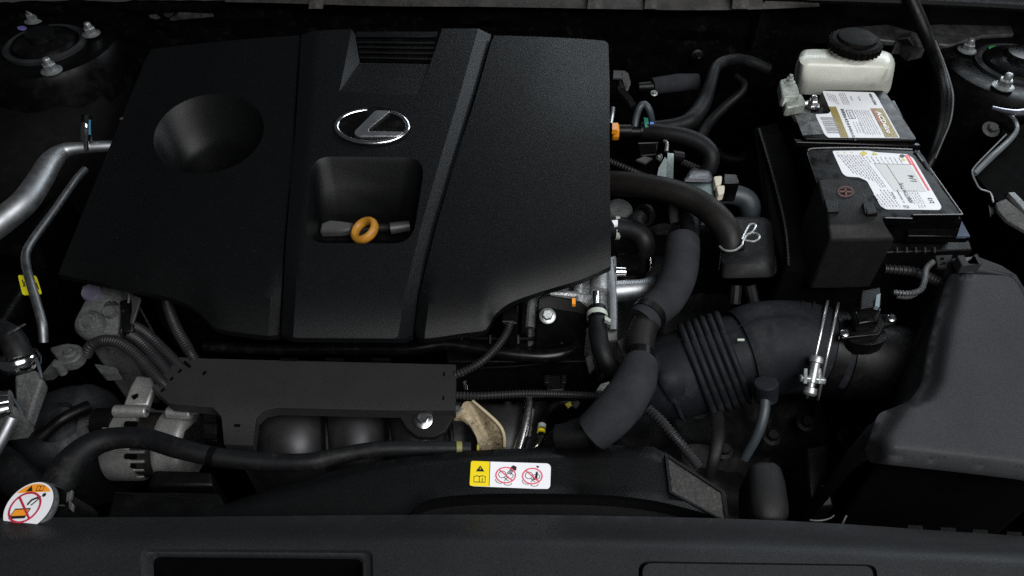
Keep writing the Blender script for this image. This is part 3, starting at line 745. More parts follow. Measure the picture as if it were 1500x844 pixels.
# ------------------------------------------------------------------ wiring by the filter box
tag(obj('ribbed_conduit', conduit([(1295, 394, .0, 7.5), (1330, 397, .0, 8), (1352, 403, -.005, 8), (1375, 414, -.02, 8)], .006), 'conduit'), 'thick ribbed black conduit below the battery front', 'conduit')
br = conduit([(1366, 384, .02, 4.5), (1357, 394, .02, 4.5), (1354, 412, .02, 4.5), (1348, 425, .018, 4.5), (1330, 430, .018, 4.5), (1308, 428, .018, 4.5)], .0042, depth=.3)
tag(obj('braided_cable', br, mk('braid', (.05, .054, .055), .4, var=.4, vs=200)), 'thin grey braided cable curling down to the sensor connector', 'cable')
tag(obj('cable_clip', tube([(1313, 434, .012, 3.5), (1330, 435, .012, 4), (1342, 431, .012, 3)], 8), 'dark_clip'), 'small dark clip under the braided cable', 'clip')

# ------------------------------------------------------------------ hoses right of the cover
def hose(label, pts, mat, name='hose', cat='hose', seg=18, **k):
    return tag(obj(name, tube(pts, seg, **k), mat, ang=60), label, cat)
h1 = thing('breather_hose', 'long thick dark brown rubber hose curving from cover down onto the canister', 'hose', P(980, 300, -.05))
obj('tube', tube([(860, 268, -.03, 18), (893, 268, -.01, 18), (940, 272, .01, 18), (985, 281, .02, 18.5), (1025, 298, .02, 19), (1055, 324, .015, 19.5), (1068, 345, .005, 19.5), (1072, 368, -.01, 19)], 22), 'brown_rubber', h1, ang=60)
wc = obj('wire_clamp', tube([(1054, 361, .012, 1.7), (1062, 367, .013, 1.7), (1076, 367, .013, 1.7), (1086, 360, .013, 1.7), (1089, 351, .013, 1.6)], 8, .002), 'wire_metal', h1)
for lp in ([(1087, 351), (1091, 342), (1098, 330), (1104, 328), (1107, 332), (1102, 340), (1094, 345), (1088, 347)], [(1089, 353), (1096, 343), (1104, 341), (1111, 344), (1112, 350), (1104, 354), (1096, 353), (1089, 352)]):
    obj('clamp_loop', tube([(x, y, .014, 1.5) for x, y in lp], 8, .002), 'wire_metal', wc)
can = thing('breather_canister', 'rounded black plastic canister under the wire hose clamp', 'canister', P(1095, 385, -.15))
obj('body', loft([[P(x, y, z) for x, y in rnd(pl, 14, 4)] for pl, z in (
    ([(1052, 410), (1136, 408), (1134, 330), (1064, 330)], -.12), ([(1052, 408), (1136, 406), (1133, 322), (1064, 322)], -.03), ([(1054, 388), (1131, 386), (1128, 318), (1066, 318)], -.012), ([(1062, 366), (1124, 366), (1118, 322), (1074, 322)], -.008))]), 'rubber', can, ang=50)
obj('seam', loft([[P(x, y, z) for x, y in rnd([(1050, 409), (1138, 407), (1136, 326), (1062, 326)], 14, 4)] for z in (-.040, -.036)]), 'trim_plastic', can, ang=20)
for dx in (0, 20): obj('foot', tube([(1078+dx, 418, -.07, 9), (1076+dx*1.4, 445, -.09, 9)], 10), 'rubber', can)

ih = thing('coolant_hose', 'thick grey foam-sleeved hose snaking down over the intake duct', 'hose', P(960, 480, -.1))
obj('bare_end', tube([(1012, 300, -.02, 15), (1012, 325, -.02, 15), (1006, 362, -.02, 14)], 18), 'rubber', ih)
obj('upper_sleeve', tube([(1000, 355, -.012, 25), (998, 385, -.01, 25.5), (990, 415, -.01, 26), (975, 440, -.01, 26), (950, 462, -.01, 25), (942, 470, -.012, 24.5)], 26, wob=.03), 'foam_sleeve', ih, ang=60)
obj('band', tube([(953, 458, -.01, 26.5), (947, 465, -.01, 26.5)], 26), 'black_plastic', ih)
obj('middle_tube', tube([(950, 466, -.012, 19), (941, 486, -.012, 20.5), (937, 508, -.012, 21), (937, 530, -.01, 20.5)], 24), 'brown_rubber', ih)
obj('tape', tube([(938, 517, -.01, 21.8), (937, 529, -.01, 22)], 24), 'gloss_black', ih)
obj('lower_sleeve', tube([(938, 535, .0, 26), (930, 560, .01, 31), (912, 590, .01, 33), (890, 615, .008, 32), (868, 634, -.005, 29)], 28, wob=.03), 'foam_sleeve', ih, ang=60)
obj('collar', tube([(872, 630, -.008, 24), (862, 636, -.012, 23)], 22), 'black_plastic', ih)
obj('hose_end', tube([(885, 622, -.02, 22), (850, 636, -.03, 20), (815, 640, -.04, 18)], 22), 'rubber', ih)

b1 = thing('bypass_hose', 'short black hose with a pale green clamp below the silver casting', 'hose', P(880, 500, -.12))
obj('tube', tube([(875, 462, -.015, 13.5), (876, 485, -.015, 14), (880, 510, -.02, 14), (890, 532, -.03, 14.5), (905, 552, -.05, 15)], 20), 'rubber', b1, ang=60)
obj('pipe_stub', tube([(873, 430, -.02, 6.5), (874, 458, -.016, 6.5)], 14), 'steel', b1)
obj('hose_end', tube([(874, 453, -.013, 14.2), (875, 461, -.013, 14.2)], 18), 'black_plastic', b1)
cb_ = obj('spring_clamp', tube([(874.5, 460, -.014, 15.4), (875, 467, -.014, 15.4)], 22, caps=False), 'clamp_white', b1)
obj('clamp_ear', prism([(886, 462, .0), (895, 468, .0), (894, 472, .0), (886, 468, .0)], .006), 'clamp_white', cb_)
obj('clamp_slot', flat(ell(869, 459, 3.4, 1.6, 12), .0032, .0015), 'bay_dark', cb_)

b2 = thing('heater_hose', 'short black elbow hose with a pale green clamp beside the cover edge', 'hose', P(925, 345, -.1))
obj('tube', tube([(880, 334, -.03, 16), (912, 334, -.028, 16), (935, 342, -.03, 15.5), (945, 358, -.04, 15), (945, 380, -.07, 15)], 20), 'rubber', b2, ang=60)
c2 = obj('spring_clamp', tube([(901, 334, -.03, 17.5), (907, 334, -.03, 17.5)], 22, caps=False), 'clamp_white', b2)
obj('clamp_ear', flat([(896, 323), (905, 322), (905, 329), (900, 330)], .0, .004), 'sticker_white', c2)
eh = thing('elbow_hose', 'dark brown rubber elbow pointing back towards a round port', 'hose', P(935, 325, -.15))
obj('tube', tube([(938, 345, -.06, 13), (930, 328, -.06, 13), (938, 318, -.06, 12)], 16), 'brown_rubber', eh)
p = P(944, 316, -.065); obj('port_ring', lathe(p, (-.6, -.5, .3), [(.019, -.004), (.019, .004), (.014, .005), (.013, -.002)], 24), 'brown_rubber', eh)

v1 = thing('vent_hose', 'ribless black hose with orange and blue fittings, arching behind the bracket', 'hose', P(970, 200, .0))
obj('tube', tube([(945, 192, .035, 12), (975, 195, .04, 12), (1005, 201, .04, 12.5), (1030, 213, .035, 12.5), (1042, 230, .025, 12.5), (1036, 250, .005, 12), (1020, 262, -.02, 11)], 20), 'rubber', v1, ang=60)
obj('collar', tube([(907, 192, .035, 9.5), (924, 192, .035, 9.5)], 18), 'black_plastic', v1)
obj('collar', tube([(924, 193, .035, 7.5), (938, 193, .035, 7.5)], 18), 'black_plastic', v1)
obj('collar', tube([(937, 192, .035, 11), (948, 192, .035, 11)], 18), 'black_plastic', v1)
oc = obj('orange_clip', tube([(896, 193, .033, 13), (906, 193, .033, 13)], 8), 'orange_plastic', v1, bevel=.002)
obj('orange_tab', flat([(897, 180), (905, 180), (905, 190), (897, 190)], .05, .008), 'orange_plastic', oc)
obj('blue_mark', tube([(951, 191, .0365, 12.2), (956, 191, .0365, 12.2)], 20), 'blue_tape', v1)
obj('green_mark', prism([(943, 172, .05), (949, 173, .05), (951, 186, .048), (945, 186, .048)], .003), 'green_tape', v1)
hose('slim blue-grey rubber loop standing behind the orange hose fitting', [(929, 196, .03, 5), (932, 172, .05, 5), (938, 156, .065, 5.2), (945, 153, .065, 5.2), (952, 164, .055, 5), (956, 184, .03, 4.6)], 'blue_rubber', 'loop_hose')
hose('wide dim black hose climbing from engine towards the bulkhead', [(940, 186, .0, 7), (985, 184, .005, 10), (1012, 176, .01, 13), (1030, 152, .015, 11.5), (1040, 125, .03, 9), (1048, 100, .04, 8), (1062, 90, .04, 8), (1090, 88, .03, 8), (1125, 102, .01, 9)], 'rubber')
hose('thin dim black hose bending right of the wide climbing hose', [(1020, 215, -.06, 8), (1035, 185, -.05, 8), (1060, 158, -.03, 7), (1085, 136, -.01, 6), (1090, 122, .0, 5), (1078, 112, .0, 4)], 'rubber')
ip = thing('insulated_pipe', 'short fuzzy grey insulated pipe behind the loop hose', 'pipe', P(985, 130, -.02))
obj('sleeve', tube([(955, 127, .0, 12), (990, 122, .0, 13), (1022, 120, .0, 12)], 18, wob=.1), 'foam_sleeve', ip)
obj('stub', tube([(935, 128, .0, 7), (957, 127, .0, 8)], 14), 'black_plastic', ip)
obj('bolt', nut(P(958, 137, .012), (0, -.3, 1), .004, False), 'zinc', ip)
tag(obj('bulkhead_bolt', nut(PY(1021, 82, .64), (0, -1, .2), .008, True), 'black_plastic'), 'dull bolt on the dark bulkhead above the climbing hose', 'bolt')

lift = thing('lifting_bracket', 'small pale grey bracket standing behind the cover corner', 'bracket', P(910, 125, -.02))
obj('tab', prism([(899, 103, .06), (917, 104, .06), (915, 114, .055), (898, 114, .055)], .003), 'dark_clip', lift)
obj('arm', prism([(912, 105, .062), (920, 107, .06), (924, 121, .05), (920, 131, .035), (917, 130, .035), (912, 114, .055)], .003), 'dull_casting', lift)
obj('strut', prism([(908, 116, .04), (915, 128, .03), (932, 152, .0), (925, 156, .0), (905, 130, .03)], .006), 'black_plastic', lift)
tag(obj('thin_pipe', tube([(895, 180, .02, 3), (897, 168, .03, 3), (898, 158, .035, 3)], 8), 'aluminium'), 'thin silver pipe end at the cover edge above the orange fitting', 'pipe')

vb = thing('valve_bracket', 'pale greenish metal bracket bent upright behind the thick brown hose', 'bracket', P(975, 262, -.02))
obj('front_plate', prism([(961, 266, .02), (965, 246, .035), (974, 230, .05), (977, 233, .05), (976, 264, .02)], .003), 'bracket_green', vb)
obj('side_plate', prism([(978, 224, .055), (987, 225, .055), (986, 266, .02), (976, 266, .02)], .004), 'bracket_green', vb)
obj('top_hook', tube([(973, 207, .06, 2.4), (977, 210, .062, 2.8), (976, 222, .056, 3)], 8, .003), 'aluminium', vb)
obj('solenoid', tube([(984, 228, .045, 8), (999, 230, .04, 8)], 14), 'black_plastic', vb)
obj('solenoid_nut', nut(P(967, 231, .045), (-1, -.2, .3), .004, False), 'zinc', vb)
cn = thing('wire_connector', 'square black connector with pale edges left of the greenish bracket', 'connector', P(945, 225, -.02))
obj('body', rows_solid([[(935, 210, .02), (964, 208, .02)], [(938, 228, .02), (962, 226, .02)]], -.03), 'black_plastic', cn, bevel=.002)
obj('latch', prism([(932, 234, .025), (944, 229, .026), (956, 232, .025), (946, 239, .022)], .003), 'dark_clip', cn)
obj('rib', tube([(935, 210, .021, 1), (964, 209, .021, 1)], 6), 'dark_clip', cn)
tag(obj('ribbed_conduit', conduit([(893, 236, .0, 4.5), (905, 241, .0, 4.5), (925, 249, .0, 4.5), (945, 258, -.005, 4.5)], .005), 'conduit'), 'short ribbed conduit passing behind the thick brown hose at cover edge', 'conduit')
tag(obj('ribbed_conduit', conduit([(1000, 238, -.01, 5), (1015, 244, -.01, 5), (1030, 250, -.015, 5)], .005), 'conduit'), 'short ribbed conduit just above the grey-topped valve', 'conduit')

sv = thing('purge_valve', 'pale teal plastic valve with black cap half hidden by thick brown hose', 'valve', P(1020, 300, -.08))
obj('cap', loft([[P(x, y, z) for x, y in rnd(pl, 6, 3)] for pl, z in (([(1000, 266), (1045, 268), (1042, 248), (1012, 246)], .0), ([(1000, 266), (1042, 267), (1040, 250), (1012, 248)], .02), ([(1006, 262), (1038, 263), (1036, 252), (1016, 250)], .024))]), mk('slate_plastic', (.06, .062, .072), .4), sv)
obj('body', loft([[P(x, y, z) for x, y in rnd(pl, 10, 4)] for pl, z in (([(1004, 330), (1038, 330), (1040, 290), (1000, 290)], -.06), ([(1000, 300), (1046, 302), (1046, 266), (1000, 264)], -.008), ([(1004, 296), (1042, 298), (1042, 268), (1004, 266)], .0))]), 'teal_plastic', sv, ang=45)
obj('side_port', tube([(988, 302, -.035, 10), (990, 328, -.05, 9)], 16), 'dull_casting', sv)
obj('lower_lobe', tube([(1028, 305, -.025, 15), (1026, 322, -.035, 14)], 16), 'teal_plastic', sv, bevel=.003)
for x, y in ((1051, 264), (1055, 278)): obj('clip', flat(rnd([(x-6, y-6), (x+7, y-7), (x+6, y+5), (x-3, y+7)], 3), .012, .014), 'yellowed_clip', sv, bevel=.0015)
obj('connector', rows_solid([[(1060, 254, .008), (1080, 255, .008)], [(1060, 268, .008), (1084, 268, .008)]], -.03), 'gloss_black', sv, bevel=.002)
hose('short blue-grey hose elbow right of the teal valve', [(1050, 285, -.03, 15), (1072, 285, -.03, 15), (1092, 292, -.035, 15.5), (1100, 308, -.05, 15), (1096, 325, -.08, 14)], 'blue_rubber')
cp = thing('coolant_pipe', 'polished silver pipe sticking out beneath the cover corner', 'pipe', P(925, 425, -.12))
obj('tube', tube([(885, 428, -.05, 15), (920, 426, -.05, 16), (945, 423, -.052, 15), (960, 414, -.07, 13)], 22), 'aluminium', cp, ang=60)
obj('housing', loft([[P(x, y, z) for x, y in rnd(pl, 8, 3)] for pl, z in (([(900, 404), (952, 404), (950, 372), (900, 372)], -.12), ([(900, 402), (952, 402), (950, 370), (900, 370)], -.06), ([(904, 396), (946, 396), (946, 374), (904, 374)], -.052))]), 'gloss_black', cp, ang=40)
obj('bright_edge', tube([(952, 378, -.045, 1.6), (953, 396, -.045, 1.6), (945, 404, -.045, 1.8)], 8), 'polished', cp)
obj('collar', tube([(902, 399, -.04, 9), (916, 399, -.04, 8)], 16), 'polished', cp)
obj('knock_sensor_body', lathe(P(907, 308, -.06), (0, -.3, 1), [(.022, -.05), (.022, .0), (.016, .006), (0, .006)], 18), 'dull_casting', cp)

# ------------------------------------------------------------------ battery
ZB = .055
bat = thing('battery', 'glossy black car battery with two white paper labels on its lid', 'battery', P(1270, 260, -.18))
obj('case', rows_solid([[(1150, 152, ZB-.016), (1312, 146, ZB-.016)], [(1182, 226, ZB-.016), (1352, 226, ZB-.016)], [(1212, 330, ZB-.016), (1411, 322, ZB-.016)]], -.17), 'battery_black', bat, bevel=.003)
rl = rnd([(1166, 168), (1196, 163), (1204, 131), (1297, 132), (1346, 206), (1176, 203)], 7, 4)
obj('rear_lid', flat(rl, ZB, .014), 'battery_black', bat, bevel=.0025, seg=3)
obj('lid_lip', flat([(1162, 203), (1346, 209), (1350, 214), (1166, 208)], ZB-.006, .010), 'gloss_black', bat, bevel=.002)
fl_ = rnd([(1180, 222), (1190, 217), (1336, 219), (1342, 224), (1410, 314), (1337, 314), (1336, 320), (1296, 319), (1206, 300)], 5, 4)
obj('front_lid', flat(fl_, ZB, .014), 'battery_black', bat, bevel=.0022, seg=3)
obj('front_flange', prism([(1330, 334, ZB-.03), (1411, 334, ZB-.03), (1421, 347, ZB-.034), (1330, 346, ZB-.034)], .012), 'battery_black', bat, bevel=.0015)
obj('flange_corner', prism([(1409, 324, ZB-.022), (1421, 346, ZB-.033), (1402, 346, ZB-.032)], .004), mk('blue_grey', (.06, .075, .105), .25), bat)
for pl, zz in (([(1344, 226), (1352, 236)], ZB+.002), ([(1362, 246), (1410, 314)], ZB+.0005), ([(1410, 314), (1337, 314.5)], ZB+.0005), ([(1336, 320), (1297, 319)], ZB+.0005), ([(1184, 221), (1192, 217.5), (1260, 216.5), (1336, 219)], ZB+.0008)):
    obj('lid_edge', tube([(x, y, zz, .9) for x, y in pl], 6), mk('edge_grey', (.16, .16, .17), .3), bat)
obj('lid_bead', tube([(1340, 222, ZB+.001, 2.5), (1350, 230, ZB+.001, 2.5), (1358, 244, ZB+.001, 2.5), (1366, 256, ZB-.002, 2)], 8), mk('bead_grey', (.06, .062, .075), .2), bat)
zl = lambda x, y: ZB+.0006
zk = lambda x, y: ZB+.0010
zk2 = lambda x, y: ZB+.0013
# rear label
lab1 = obj('rear_label', flat(rnd([(1204.5, 133.3), (1280, 135.5), (1285, 142), (1318.5, 202), (1213, 201.5), (1208, 197), (1194, 167.5), (1214, 166.5), (1217, 163)], 2.5, 3), ZB+.0006, .0005), 'white_label', bat)
def lp1(u, v):                          # label coordinates: u across (0..1), v front-to-back (0 back, 1 front)
    l = (lerp(1205.5, 1232.5, v), lerp(133.5, 202, v)); r = (lerp(1280.5, 1318, v), lerp(135.5, 202, v))
    return (lerp(l[0], r[0], u), lerp(l[1], r[1], u))
def q1(u0, v0, u1, v1): return [lp1(u0, v0), lp1(u1, v0), lp1(u1, v1), lp1(u0, v1)]
for q_ in (q1(-.005, .33, .13, .99), q1(.76, .35, .985, .985)): obj('gold_field', ink(q_, zk, B()), 'gold_print', lab1)
bm = B(); ink(q1(.77, .38, .85, .72), zk2, bm); obj('gold_field', bm, 'rust_print', lab1)
def lp_text(f, s, u, v, du, dv, bm, zf, em, bold=0):          # lettering running front-ward along v
    o = Vector(f(u, v)); ax = (Vector(f(u, v+.1))-o).normalized()*em; ay = (Vector(f(u+.1, v))-o).normalized()*em
    return text_bm(s, o, ax, ay*dv, zf, bm, bold)
bm = B(); lp_text(lp1, 'ACDelco', .83, .42, 1, 1.05, bm, lambda x, y: ZB+.0017, 9.6, .025); obj('logo_lettering', bm, 'sticker_white', lab1)
bm = B(); lp_text(lp1, '48AGM', .88, .02, 1, .9, bm, zk2, 6.0, .02); lp_text(lp1, '88864541', .195, .37, 1, .9, bm, zk2, 7.5, .01); lp_text(lp1, '94RAGM', .20, .74, 1, .9, bm, zk2, 6.2, .01)
for u, v0, v1 in ((.29, .40, .58), (.40, .40, .58)): stroke([lp1(u, v0), lp1(u, v1)], .6, zk2, bm)
stroke([lp1(.29, .40), lp1(.40, .40)], .5, zk2, bm); stroke([lp1(.29, .58), lp1(.40, .58)], .5, zk2, bm)
lp_text(lp1, 'AGM', .32, .43, 1, .9, bm, zk2, 5.0)
prints(obj('print', bm, 'black_print', lab1))
bm = B(); rr = random.Random(3)
def fine(f, u, v0, v1, bm, w=.7):       # a line of print too small to read
    v = v0
    while v < v1:
        L = rr.uniform(.012, .04); stroke([f(u, v), f(u, min(v1, v+L))], w, zk2, bm); v += L+.012
for k in range(5): fine(lp1, .06+k*.035, .04+.01*k, .2+.02*k, bm)
for k in range(4): fine(lp1, .30+k*.035, .03, .28, bm)
for k in range(2): fine(lp1, .5+k*.15, .1, .2, bm, 1.2)
for k in range(7): fine(lp1, .45+k*.042, .4, .93, bm, .8)
for k in range(3): fine(lp1, .33+k*.05, .65, .9, bm, .8)
for k in range(9):
    t = k/8; a = (lerp(1202, 1212, t), lerp(172.5, 194, t)); stroke([a, (a[0]+20, a[1]+.3)], 1.2 if k % 3 else 1.9, zk2, bm)
prints(obj('print', bm, 'grey_print', lab1))
# front label
o2 = rnd([(1219, 221), (1272, 220.5), (1283, 223), (1329, 226), (1338, 232), (1379.5, 303), (1377, 307.5), (1298, 306.5), (1290, 302), (1270, 265), (1258, 259.5), (1240, 258.5), (1234, 254)], 3, 3)
lab2 = obj('front_label', flat(o2, ZB+.0006, .0005), 'white_label', bat)
def lp2(u, v):
    l = (lerp(1220, 1293, v), lerp(221, 306.5, v)); r = (lerp(1331, 1379, v), lerp(225, 307, v))
    return (lerp(l[0], r[0], u), lerp(l[1], r[1], u))
def q2(u0, v0, u1, v1): return [lp2(u0, v0), lp2(u1, v0), lp2(u1, v1), lp2(u0, v1)]
bm = B(); ink(q2(.43, .2, .93, .68), zk, bm); obj('grey_field', bm, 'grey_label', lab2)
for q_ in (q2(.935, .03, .995, .2), q2(.965, .2, .995, .66)): obj('red_field', ink(q_, zk, B()), 'red_print', lab2)
bm = B()
for c, r in (((1265, 224.6), 6),): ink([(c[0], c[1]-r*.62), (c[0]+r, c[1]), (c[0], c[1]+r*.62), (c[0]-r, c[1])], zk, bm)
for x, y, r in ((1282, 225, 4.5), (1227.5, 223, 1.8), (1237.5, 223, 1.8), (1248, 223, 1.8), (1324, 233.5, 3.6)): ink([(x-r*.6, y-r*.55), (x+r, y+r*.4), (x-r, y+r*.55)], zk, bm)
obj('warning_mark', bm, mk('mustard_print', (.5, .42, .03), .4), lab2)
bm = B(); ink(ell(1321.5, 228.5, 4, 2.4, 16), zk, bm); obj('warning_mark', bm, 'black_print', lab2)
bm = B()
text_bm('1/4', (1344, 268), (-4.6, -8.8), (-13, -1), zk2, bm, .02)
text_bm('213', (1369, 298), (-2.9, -5.6), (-8.6, -.4), zk2, bm, .02)
text_bm('80807T1A T1AJ', (1338, 297), (-2.6, -4.4), (-8.2, -.3), zk2, bm, .01)
text_bm('01 ORIGINAL', (1326, 297), (-1.9, -3.3), (-3.6, -.2), zk2, bm, .012)
text_bm('80D26R', (1313, 291), (-1.7, -3.0), (-3.6, -.2), zk2, bm, .012)
stroke([lp2(.60, .2), lp2(.58, .72)], .5, zk2, bm); stroke([lp2(.43, .2), lp2(.93, .2)], .4, zk2, bm)
prints(obj('print', bm, 'black_print', lab2))
bm = B()
for k in range(9): fine(lp2, .03+k*.040, .06, lerp(.38, .60, k/8) if k < 6 else .62, bm, .85)
for k in range(8): fine(lp2, .40+k*.062, .08, .19, bm, .8)
for k in range(6): fine(lp2, .06+k*.055, .66 if k > 2 else .74, .97, bm, .85)
for k in range(5): fine(lp2, .62+k*.04, .66, .9, bm, .6)
for k in range(5): fine(lp2, .40+k*.02, .93, .98, bm, .8)
for k in range(3): fine(lp2, .66+k*.05, .92, .97, bm, .8)
prints(obj('print', bm, 'grey_print', lab2))
bm = B(); zw = lambda x, y: ZB+.0014
fine(lp2, .965, .05, .18, bm, .9)
prints(obj('print', bm, 'sticker_white', lab2))
# scuffed patch beside the rear label, moulded marks
obj('vent_slot', flat([(1186, 156), (1207, 156), (1205, 166), (1188, 166)], ZB+.0008, .003), 'black_plastic', bat, bevel=.001)
obj('scuff_plate', flat([(1160, 160), (1192, 158), (1203, 172), (1210, 196), (1176, 198)], ZB+.0004, .002), mk('scuffed', (.03, .031, .032), .35, var=.6, vs=70, dust=.8, ds=60, dcol=(.16, .165, .16), thr=.5), bat)
neg = thing('negative_terminal', 'corroded grey metal clamp on the rear left battery post', 'terminal', P(1158, 150, ZB))
for pl, z, h in ((rnd([(1142, 116), (1162, 114), (1170, 128), (1172, 140), (1146, 142)], 4, 3), ZB+.03, .02), (rnd([(1148, 140), (1174, 136), (1182, 152), (1152, 158)], 4, 3), ZB+.02, .018)):
    obj('clamp', flat(pl, z, h), 'corroded', neg, bevel=.003)
obj('bolt', nut(P(1189, 154, ZB+.004), (0, 0, 1), .008, True), 'steel', neg)
obj('bolt', nut(P(1156, 120, ZB+.03), (0, 0, 1), .006, True), 'corroded', neg)
pos = thing('terminal_cover', 'stepped black plastic terminal cover with a red plus mark on battery', 'cover', P(1255, 340, -.06))
obj('hood', rows_solid([[(1198, 262, .078), (1228, 262, .079), (1258, 264, .078)], [(1206, 296, .078), (1240, 296, .079), (1276, 300, .078)], [(1213, 318, .077), (1250, 317, .078), (1292, 315, .077)], [(1214, 330, .074), (1254, 330, .075), (1296, 326, .074)], [(1217, 352, .060), (1262, 352, .060), (1312, 350, .060)]], -.035), 'terminal_plastic', pos, bevel=.003, seg=2, bang=25)
bm = B(); zpz = lambda x, y: .0805
stroke(ell(1239, 280.5, 11, 7, 24), 1.5, zpz, bm, True); ink([(1230, 279.3), (1248, 280), (1248, 282), (1230, 281.3)], zpz, bm); ink([(1237, 276), (1239.5, 276), (1241, 286), (1238.5, 286)], zpz, bm)
obj('plus_mark', bm, mk('plus_red', (.10, .025, .018), .6), pos)
obj('latch', rows_solid([[(1264, 296, .083), (1279, 295, .083)], [(1270, 313, .083), (1287, 312, .083)]], .07), 'black_plastic', pos, bevel=.0015)
obj('latch_rib', tube([(1265, 297, .084, 1.2), (1268, 312, .084, 1.2)], 6), 'bracket_plastic', pos)
obj('side_notch', rows_solid([[(1208, 292, .0815), (1228, 292, .0815)], [(1212, 310, .0815), (1230, 310, .0815)]], .075), 'black_plastic', pos, bevel=.001)
tray = thing('battery_tray', 'black plastic battery tray and fuse holder below the battery front', 'tray', P(1290, 380, -.25))
obj('tray_wall', rows_solid([[(1112, 200, .0), (1150, 190, .0)], [(1130, 330, -.02), (1210, 330, -.02)], [(1150, 395, -.02), (1225, 400, -.02)]], -.25), 'bay_dark', tray, bevel=.004)
obj('tray_front', rows_solid([[(1225, 358, .0), (1420, 352, .0)], [(1230, 372, .0), (1425, 366, .0)]], -.25), 'black_plastic', tray, bevel=.002)
for x in (1314, 1328, 1341.5, 1355, 1369): obj('rib', tube([(x, 363, .004, 1.3), (x+.5, 370, .003, 1.3)], 6), 'dark_clip', tray)
obj('side_rib', tube([(1112, 190, .005, 3), (1130, 250, .0, 3), (1150, 330, -.01, 3), (1156, 392, -.01, 3)], 8), 'trim_plastic', tray)
tag(obj('fuse_box', rows_solid([[(1105, 185, .0), (1140, 178, .0)], [(1120, 290, -.02), (1168, 290, -.02)], [(1140, 352, -.03), (1185, 352, -.03)]], -.22), 'bay_dark', bevel=.006), 'dim upright black box between the canister and battery', 'box')

# ------------------------------------------------------------------ brake fluid reservoir
res = thing('fluid_reservoir', 'milky white plastic fluid reservoir with a round black cap', 'reservoir', P(1245, 110, -.02))
bm = B()
lp = lambda pl, z, r=12: [P(x, y, z) for x, y in rnd(pl, r, 5)]
loops = [lp([(1162, 138), (1303, 142), (1312, 88), (1165, 84)], .03, 18), lp([(1166, 122), (1306, 124), (1314, 80), (1168, 76)], .06, 20), lp([(1170, 96), (1309, 102), (1308, 76), (1172, 72)], .09, 14), lp([(1178, 88), (1302, 92), (1300, 74), (1182, 72)], .096, 12)]
obj('body', loft(loops), 'reservoir', res, ang=60, bevel=0)
p = P(1249, 74, .099)
capn = obj('neck', lathe(p, (0, 0, 1), [(.037, -.02), (.037, .004)], 36), 'reservoir', res)
obj('cap', lathe(p+Vector((0, 0, .004)), (0, 0, 1), [(.040, 0), (.042, .002), (.042, .013), (.038, .016), (.032, .0165), (.030, .021), (.026, .022), (.0, .022)], 40), 'cap_black', res, ang=30)
bm = B()
for i in range(28):
    a = 2*math.pi*i/28; q = p+Vector((math.cos(a)*.042, math.sin(a)*.042, .011)); box(q, (.003, .003, .012), bm, rz=a)
obj('cap_grip', bm, 'cap_black', res)

# ------------------------------------------------------------------ strut towers
def tower(label, cx_, cy_, nuts, marks, sgn):
    p = P(cx_, cy_, .06); s = mpp(p)
    t = thing('strut_tower', label, 'strut tower', p-Vector((0, 0, .2)))
    obj('base', lathe(p-Vector((0, 0, .2)), (0, 0, 1), [(.15, 0), (.135, .16), (.125, .178), (.115, .18), (.08, .178), (.07, .172), (0, .172)], 48), 'body_paint', t, ang=35)
    obj('ring', lathe(p-Vector((0, 0, .026)), (0, 0, 1), [(.072, 0), (.072, .006), (.066, .009), (.060, .006), (.060, 0)], 48), mk('ring_steel', (.04, .042, .045), .35, .6), t)
    obj('mount', lathe(p-Vector((0, 0, .028)), (0, 0, 1), [(.058, 0), (.054, .014), (.04, .02), (.028, .021), (.026, .03), (.0, .03)], 40), 'gloss_black', t, ang=35)
    for x, y, r in nuts: obj('nut', nut(P(x, y, .043), (0, 0, 1), r), 'zinc', t)
    for x, y, m in marks: obj('paint_mark', flat(ell(x, y, 7, 3, 14), .0445, .001), m, t)
    return t
tw = tower('left strut tower top with three zinc nuts and a domed black mount', 58, 48, ((50, 30, .0115), (134, 50, .0105), (76, 104, .0115)), ((32, 41, mk('violet_paint', (.12, .1, .3), .5)), (92, 48, mk('dark_green_paint', (.01, .05, .015), .5))), -1)
tower('right strut tower top with two zinc nuts and a green paint dab', 1500, 78, ((1416, 74, .0105), (1469, 127, .0115)), ((1455, 70, 'green_paint'),), 1)
tag(obj('wing_bolt', nut(P(1451, 190, .0), (0, -.5, 1), .0085, False, washer=1.7), 'dull_casting'), 'flat round bolt head on the dark right wing', 'bolt')
tag(obj('wing_bolt', nut(P(1449, 310, .0), (1, -.3, .5), .006, True), 'dull_casting'), 'small stud below the bent bracket on right wing', 'bolt')
tag(obj('wing_stud', flat(ell(1497, 229, 5, 7, 16), .02, .01), 'dull_casting'), 'pale round stud at the right picture edge', 'bolt')
wb = thing('hinge_bracket', 'bent black sheet bracket with bright edges on the right wing', 'bracket', P(1455, 230, -.03))
obj('edge', tube([(1470, 165, .05, 2), (1483, 172, .05, 3), (1490, 188, .05, 3), (1480, 204, .045, 4), (1452, 230, .04, 5), (1427, 255, .035, 4)], 10), mk('edge_paint', (.09, .10, .105), .35), wb)
obj('edge', tube([(1474, 197, .05, 1), (1447, 224, .045, 1), (1429, 243, .04, 1.2), (1424, 252, .04, 1.2), (1428, 264, .035, 1.2), (1436, 277, .03, 1.2), (1450, 282, .03, 1.2), (1455, 296, .03, 1.4)], 8), mk('edge_paint2', (.14, .145, .15), .3), wb)
obj('web', prism([(1486, 190, .04), (1540, 160, .04), (1560, 300, .02), (1462, 296, .02), (1430, 258, .03), (1452, 234, .036)], .006), 'bay_dark', wb)
